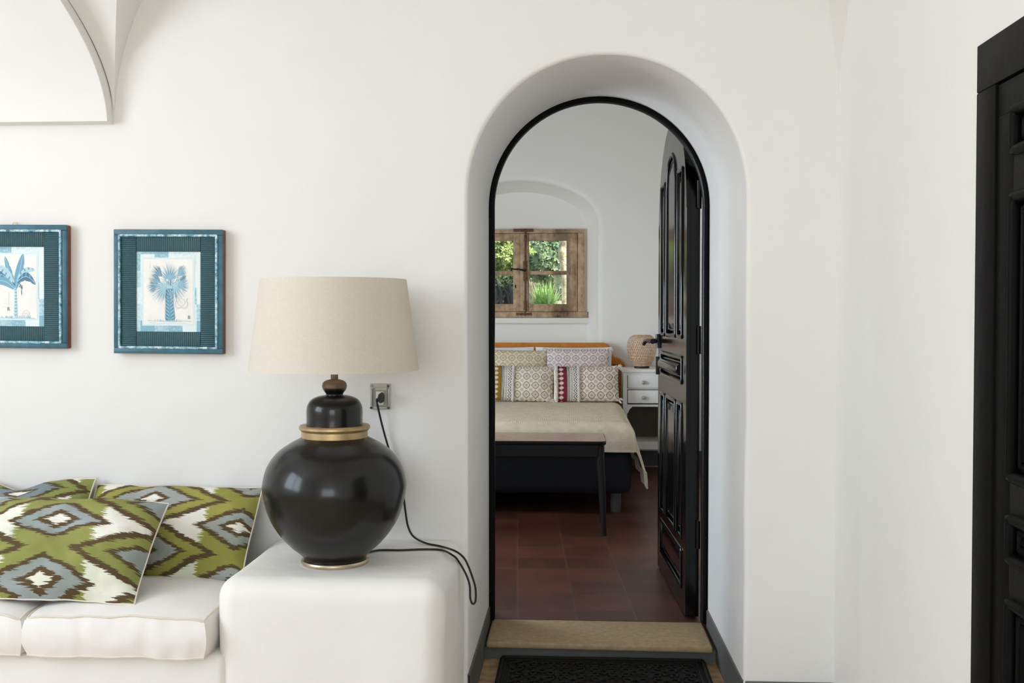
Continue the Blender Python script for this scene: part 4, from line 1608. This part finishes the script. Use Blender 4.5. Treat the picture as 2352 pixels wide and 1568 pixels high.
for u, v in ((1393, 836), (1402, 838), (1410, 839)):
    p = at(u, v, 8.29)
    MB(o_).lathe([(.004, 0), (.010, 0.004), (.008, .008)], 10, (p.x, p.y - .004, p.z)).build('button', M['iron'], hbo)
for x, y in ((bx1 - .09, 6.42), (bx0 + .12, 6.42), (bx1 - .12, 8.0), (bx0 + .12, 8.0)):
    MB(o_).lathe([(.03, ZB), (.034, ZB + .04), (.03, .2), (.02, .21)], 16, (x, y, 0)).build('leg', M['leg_grey'], bed)

# bedspread
sp = thing('bedspread', ((bx0 + bx1) / 2, 7.0, ZM), 'beige waffle-weave bedspread with fringed side draped over the bed', 'bedspread')
o_ = Vector(sp.location)
def path(flat0, flat1, rad, drop, nf, nr, nd, flare):
    """(position along, drop) pairs going outward over an edge"""
    out = [(flat0 + (flat1 - flat0) * i / nf, 0) for i in range(nf)]
    for i in range(nr + 1):
        q = pi / 2 * i / nr
        out.append((flat1 + rad * sin(q) * (1 if flat1 > flat0 else -1), rad * (1 - cos(q))))
    e = out[-1][0]
    for i in range(1, nd + 1):
        t = i / nd
        out.append((e + flare * t * (1 if flat1 > flat0 else -1), rad + (drop - rad) * t))
    return out
pxs = path(bx0 + .06, bx1 - .06, .08, .315, 40, 10, 12, .062)
pys = path(7.80, 6.34, .09, .175, 44, 12, 6, .0)
P, U = [], []
du = 0
for j, (y, dy) in enumerate(pys):
    rp, ru = [], []
    for i, (x, dx) in enumerate(pxs):
        k_ = min(1, dy / .175)
        z = ZM - (dy + (max(dx, dy) - dy) * (1 - k_ ** 2))
        if dx > .08: x = (bx1 + .02) + (x - bx1 - .02) * (1 - k_)
        z += .008 * noise.noise((x * 2.5, y * 2.2, 0)) * (1 if max(dx, dy) < .05 else .4)
        xx, yy = x, y
        if dx > .08:
            yy = y
            xx = x + .012 * sin(y * 11 + 1) * (dx - .08) / .27
            if dy > .02:
                # corner fold: the hanging side swings round the foot of the bed
                yy = max(y, 6.25) + .0
        if dy > .09: yy += .006 * sin(x * 17)
        rp.append(Vector((xx, yy, z)))
        ru.append((x + (dx * .8), y - dy * .8))
    P.append(rp); U.append(ru)
mb = MB(o_)
mb.grid(P, uvs=U)
spo = mb.build('cloth', M['spread'], sp, angle=80)
mb = MB(o_)
rnd = random.Random(5)
for j in range(0, len(pys)):
    p = P[j][-1]
    p2 = P[min(j + 1, len(pys) - 1)][-1]
    nn = 4 if (p2 - p).length > .02 else 1
    for k in range(nn):
        b = p.lerp(p2, k / nn)
        if b.y > 7.9 or b.z > ZM - .28: continue
        mb.tube([b + Vector((0, 0, .006)), b + Vector((.004 + rnd.uniform(-.002, .002), rnd.uniform(-.003, .003), -.04)), b + Vector((.008, rnd.uniform(-.004, .004), -.088))], [.0026, .0023, .002], 5)
mb.build('fringe', M['fringe'], sp)

# bed pillows and cushions
def bed_pillow(name, u, Y, w, h, t, mat, label, cat, group, tilt, seed, z=None, roll=0, **k):
    p = at(u, 850, Y)
    return cushion(name, (p.x, Y, (z or ZM + .004)), (R(tilt), R(roll), 0), w, h, t, mat, label, cat, group, seed, **k)
bed_pillow('white_pillow', 1318, 8.12, .60, .40, .12, M['white_linen'], 'white pillow behind the plum print cushion, its corner showing at the right', 'pillow', 'white pillows against the headboard', -12, 21, wr=.004)
bed_pillow('white_pillow', 1140, 8.12, .58, .40, .12, M['white_linen'], 'white pillow behind the ochre print cushion, its top edge peeking above it', 'pillow', 'white pillows against the headboard', -12, 22, wr=.004)
CRM = (226, 216, 198)
mP1 = lattice('plum_print_fabric', .068, (128, 84, 96), (228, 216, 210), .1, .2)
mP2 = lattice('ochre_print_fabric', .068, (146, 118, 72), (222, 208, 180), .35, .1)
mL1 = lattice('maroon_banded_fabric', .068, (96, 44, 54), CRM, .3, .3, ((116, 34, 48), (40, 34, 38)), half=.245 - 3.0)
mL2 = lattice('olive_banded_fabric', .068, (104, 78, 40), CRM, .2, .2, ((140, 98, 34), (40, 48, 66)), half=.245 - 3.0)
c1 = bed_pillow('print_cushion', 1327, 7.97, .49, .395, .13, mP1, 'plum block-print cushion leaning on the white pillow at the right of the bed', 'cushion', 'square print cushions', -14, 31, roll=0)
c2 = bed_pillow('print_cushion', 1183, 7.97, .49, .385, .13, mP2, 'ochre block-print cushion in the back row, left of the plum one', 'cushion', 'square print cushions', -14, 32, roll=1)
c3 = bed_pillow('lumbar_cushion', 1347, 7.74, .49, .27, .13, mL1, 'banded lumbar cushion with maroon stripe and maroon print in front', 'cushion', 'banded lumbar cushions', -14, 33, roll=-1)
c4 = bed_pillow('lumbar_cushion', 1195, 7.74, .49, .27, .13, mL2, 'banded lumbar cushion with ochre and navy stripes and olive print', 'cushion', 'banded lumbar cushions', -14, 34, roll=1)
def fur_strip(root, xloc, w, h, t):
    mb = MB()
    P = []
    n = 30
    for j in range(n + 1):
        b = -1 + 2 * j / n
        a_ = xloc / (w / 2)
        fa = max(0, 1 - abs(a_) ** 2.4) ** .55
        fb = max(0, 1 - abs(b) ** 2.4) ** .55
        z = b * h / 2 * (1 - .03 * (1 - a_ * a_)) + h / 2
        P.append(Vector((xloc, -(t / 2 * fa * fb) - .004, z)))
    mb.tube(P, [.0085 * (1 + .25 * noise.noise((j * 1.7, xloc * 40, 0))) for j in range(n + 1)], 10)
    rnd = random.Random(int(xloc * 1000))
    for p in P:
        for _ in range(14):
            b = rnd.uniform(-1.2, 1.2)
            d = Vector((sin(b), -cos(b), rnd.uniform(-.5, .5)))
            q = p + d * .007 + Vector((0, 0, rnd.uniform(-.004, .004)))
            mb.tube([q, q + d * rnd.uniform(.004, .008)], [.0016, .0005], 4)
    mb.build('fur_trim', M['fur'], root)
for c in (c3, c4):
    fur_strip(c, -.218, .49, .27, .13)
    fur_strip(c, -.055, .49, .27, .13)
def tassel(root, x, z, mat):
    mb = MB()
    rnd = random.Random(int(x * 999 + z * 99))
    for _ in range(26):
        b = rnd.uniform(0, 2 * pi)
        d = Vector((cos(b) * .6 + (.6 if x > 0 else -.6), rnd.uniform(-.7, .4), sin(b) * .8))
        mb.tube([(x, 0, z), Vector((x, 0, z)) + d * .014, Vector((x, 0, z)) + d * .026 + Vector((0, 0, -.006))], [.003, .0024, .001], 4)
    mb.build('tassel', mat, root)
for c, w, h in ((c1, .49, .395), (c2, .49, .385), (c3, .49, .27), (c4, .49, .27)):
    for sx in (-1, 1):
        for z in (0.01, h - .008):
            tassel(c, sx * (w / 2 - .004), z, M['fur'])

# ------------------------------------------------------------------ bench at the foot of the bed
YBF, YBK = 5.68, 6.10
bxr = at(1393, 1015, YBF).x
bxl = bxr - 1.35
zbt = at(1250, 1013, YBF).z
bench = thing('bench', ((bxl + bxr) / 2, (YBF + YBK) / 2, ZB), 'long dark bench with reddish wood top at the foot of the bed', 'bench')
o_ = Vector(bench.location)
mb = MB(o_)
# rounded-corner top
def rr(x0, x1, y0, y1, r_, n=8):
    out = []
    for cx, cy, a0 in ((x1 - r_, y1 - r_, 0), (x0 + r_, y1 - r_, pi / 2), (x0 + r_, y0 + r_, pi), (x1 - r_, y0 + r_, 1.5 * pi)):
        out += [(cx + r_ * cos(a0 + pi / 2 * i / n), cy + r_ * sin(a0 + pi / 2 * i / n)) for i in range(n + 1)]
    return out
L1 = rr(bxl, bxr, YBF, YBK, .045)
L2 = rr(bxl + .004, bxr - .004, YBF + .004, YBK - .004, .042)
rings(mb, [[Vector((x, y, zbt - .022)) for x, y in L2], [Vector((x, y, zbt - .016)) for x, y in L1], [Vector((x, y, zbt - .004)) for x, y in L1], [Vector((x, y, zbt)) for x, y in L2]])
mb.add([Vector((x, y, zbt)) for x, y in L2], [tuple(range(len(L2)))])
mb.add([Vector((x, y, zbt - .022)) for x, y in L2], [tuple(range(len(L2)))[::-1]])
mb.m = [0 if all(abs(mb.v[i].z - zbt) < 1e-5 for i in f) else 1 for f in mb.f]
mb.build('top', [M['bench_top'], M['bench_dark']], bench, angle=40)
mb = MB(o_)
rings(mb, [[Vector((x, y, zbt - .022)) for x, y in rr(bxl + .01, bxr - .01, YBF + .01, YBK - .01, .04)], [Vector((x, y, zbt - .085)) for x, y in rr(bxl + .014, bxr - .014, YBF + .014, YBK - .014, .04)]])
mb.build('apron', M['bench_dark'], bench, angle=40)
for sx in (0, 1):
    for sy in (0, 1):
        x = (bxl + .032, bxr - .032)[sx]
        y = (YBF + .034, YBK - .034)[sy]
        dx = (-1, 1)[sx] * .022
        dy = (-1, 1)[sy] * .018
        mb = MB(o_)
        mb.tube([(x, y, zbt - .03), (x, y, zbt - .10), (x + dx * .5, y + dy * .5, (zbt + ZB) / 2), (x + dx, y + dy, ZB)], [.022, .022, .018, .012], 14)
        mb.build('leg', M['bench_dark'], bench)

# ------------------------------------------------------------------ nightstand and lamp
YNF, YNK = 7.86, 8.24
nx0 = at(1428, 900, YNF).x
nx1 = nx0 + .44
zn = at(1470, 848, YNF).z
ns = thing('nightstand', ((nx0 + nx1) / 2, (YNF + YNK) / 2, ZB), 'white nightstand with two drawers and open niche, between bed and black door', 'nightstand')
o_ = Vector(ns.location)
zz = lambda v: at(1470, v, YNF).z
mb = MB(o_)
t = .03
zbtm = zz(1032)
mb.box(nx0 + .012, nx0 + .012 + t, YNF + .012, YNK, zbtm, zn - .024)
mb.box(nx1 - .012 - t, nx1 - .012, YNF + .012, YNK, zbtm, zn - .024)
mb.box(nx0 + .012, nx1 - .012, YNF + .012, YNK - .012, zbtm, zz(1015))
mb.box(nx0 + .03, nx1 - .03, YNF + .014, YNK - .012, zz(934), zz(929))
mb.box(nx0 + .04, nx1 - .04, YNF + .0135, YNF + .026, zz(893) - .004, zz(893) + .004)
mb.box(nx0 + .04, nx1 - .04, YNF + .0135, YNF + .026, zz(862), zn - .02)
# shaped corners of the opening
for sg, xc in ((1, nx0 + .04), (-1, nx1 - .04)):
    mb.prism([(xc, zz(931)), (xc + sg * .045, zz(931)), (xc + sg * .038, zz(935)), (xc + sg * .018, zz(941)), (xc + sg * .010, zz(948)), (xc, zz(950))], lambda p: Vector((p[0], YNF + .028, p[1])), lambda p: Vector((p[0], YNF + .013, p[1])))
body = mb.build('body', M['nightstand'], ns, smooth=False)
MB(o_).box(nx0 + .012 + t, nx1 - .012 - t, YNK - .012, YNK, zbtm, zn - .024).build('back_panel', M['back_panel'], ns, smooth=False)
MB(o_).box(nx0, nx1, YNF, YNK + .005, zn - .024, zn, bev=.005).build('top', M['nightstand'], ns)
for v0, v1 in ((861, 891), (896, 926)):
    dr = MB(o_).box(nx0 + .046, nx1 - .046, YNF - .002, YNF + .2, zz(v1), zz(v0), bev=.005).build('drawer', M['nightstand'], ns)
    p = at(1478, (v0 + v1) / 2 + 2, YNF)
    k_ = MB()
    k_.lathe([(.006, 0), (.006, .008), (.014, .012), (.015, .018), (.010, .024), (.004, .025)], 12)
    rot = Matrix.Rotation(R(90), 4, 'X')
    k2 = MB(o_)
    k2.add([rot @ v + Vector((p.x, YNF - .002, p.z)) for v in k_.v], k_.f)
    k2.build('knob', M['glass_knob'], dr, angle=50)
for x in (nx0 + .035, nx1 - .035):
    for y in (YNF + .035, YNK - .03):
        MB(o_).tube([(x, y, zbtm), (x, y, ZB)], [.02, .014], 12).build('leg', M['bench_dark'], ns)

lp = at(1474, 850, 8.05)
bl = thing('bamboo_lamp', (lp.x, 8.05, zn), 'woven bamboo globe lamp on a black foot on the white nightstand', 'lamp')
S2 = 8.05 / F
MB().lathe([(.055, 0), (.058, .004), (.058, .018), (.052, .020), (.05, .02)], 32).build('base', M['black_wood'], bl)
pr_ = smooth_prof([(19, 845), (24, 838), (30, 825), (33.5, 808), (33.5, 795), (30, 784), (24, 778), (19, 776)], 5)
pr_ = [(r_ * S2, (851 - y_) * S2) for r_, y_ in pr_]
mb = MB()
n = 44
Lp = len(pr_)
for sgn in (1, -1):
    for k in range(n):
        P = []
        for i, (r_, z) in enumerate(pr_):
            a0 = 2 * pi * k / n + sgn * 1.15 * i / (Lp - 1)
            wv = .0011 * (1 if (k + i) % 2 else -1) * sgn
            hw = .0031
            P.append([Vector(((r_ + wv) * cos(a0 + s_ * hw / r_), (r_ + wv) * sin(a0 + s_ * hw / r_), z)) for s_ in (-1, 1)])
        mb.grid(P)
for r_, z in (pr_[0], pr_[-1]):
    mb.tube([(r_ * cos(2 * pi * i / 40), r_ * sin(2 * pi * i / 40), z) for i in range(40)], .0035, 6, closed=True)
mb.build('woven_shade', M['bamboo'], bl, smooth=False, fix=False)
cp2 = [atz(1462, 1064, ZB + .004), atz(1480, 1070, ZB + .004), atz(1500, 1071, ZB + .004), atz(1530, 1068, ZB + .004), atz(1560, 1055, ZB + .004)]
o3 = MB(cp2[0]).tube(cr(cp2), .0035, 8).build('floor_cable', M['cord_white'])
tag(o3, 'thin white cable lying on the terracotta floor below the nightstand', 'cable')

# ------------------------------------------------------------------ light
sc = bpy.context.scene
w = bpy.data.worlds.new('sky')
sc.world = w
w.use_nodes = True
nt = w.node_tree
bg = nt.nodes['Background']
sk = nt.nodes.new('ShaderNodeTexSky')
sk.sky_type = 'NISHITA'
sk.sun_disc = False
sk.sun_elevation = R(50)
sk.sun_rotation = R(120)
nt.links.new(sk.outputs[0], bg.inputs[0])
bg.inputs[1].default_value = .4


def area(name, loc, sx, sy, rot, power, col):
    l = bpy.data.lights.new(name, 'AREA')
    l.shape = 'RECTANGLE'
    l.size, l.size_y = sx, sy
    l.energy = power
    l.color = col
    o = bpy.data.objects.new(name, l)
    C.objects.link(o)
    o.location = loc
    o.rotation_euler = rot
    return o


def to_dir(d): return Vector(d).to_track_quat('-Z', 'Y').to_euler()
area('daylight_left_window', (XL_ROOM - .06, (WL[0] + WL[1]) / 2, (WL[2] + WL[3]) / 2), WL[1] - WL[0], WL[3] - WL[2], (0, R(-90), 0), 76, (.855, .92, 1))
bpy.data.objects['daylight_left_window'].rotation_euler = to_dir((1, 0, 0))
area('daylight_back_window', ((WB[0] + WB[1]) / 2, Y_ROOM - .06, (WB[2] + WB[3]) / 2), WB[1] - WB[0], WB[3] - WB[2], to_dir((0, 1, 0)), 60, (.85, .925, 1))
area('daylight_bedroom_window', (-2.46, (WBL[0] + WBL[1]) / 2, (WBL[2] + WBL[3]) / 2), WBL[1] - WBL[0], WBL[3] - WBL[2], to_dir((1, 0, 0)), 96, (.75, .87, 1))
pl = area('sky_portal', ((wx0 + wx1) / 2, YN + .2, (wz0 + wz1) / 2), wx1 - wx0, wz1 - wz0, to_dir((0, -1, 0)), 1, (1, 1, 1))
pl.data.cycles.is_portal = True
su = bpy.data.lights.new('sun', 'SUN')
su.energy = 8
su.angle = R(1)
su.color = (1, .95, .86)
suo = bpy.data.objects.new('sun', su)
C.objects.link(suo)
suo.rotation_euler = to_dir((-.55, .45, -.75))

sc.view_settings.view_transform = 'Standard'
sc.view_settings.look = 'None'
sc.view_settings.gamma = 1
sc.view_settings.exposure = .08
sc.view_settings.use_curve_mapping = False
sc.cycles.use_denoising = True
sc.cycles.max_bounces = 9
sc.cycles.diffuse_bounces = 5
sc.cycles.glossy_bounces = 3
sc.cycles.use_adaptive_sampling = True
sc.cycles.adaptive_threshold = .02
sc.cycles.sample_clamp_indirect = 6
bpy.data.objects.remove(leaf_root)
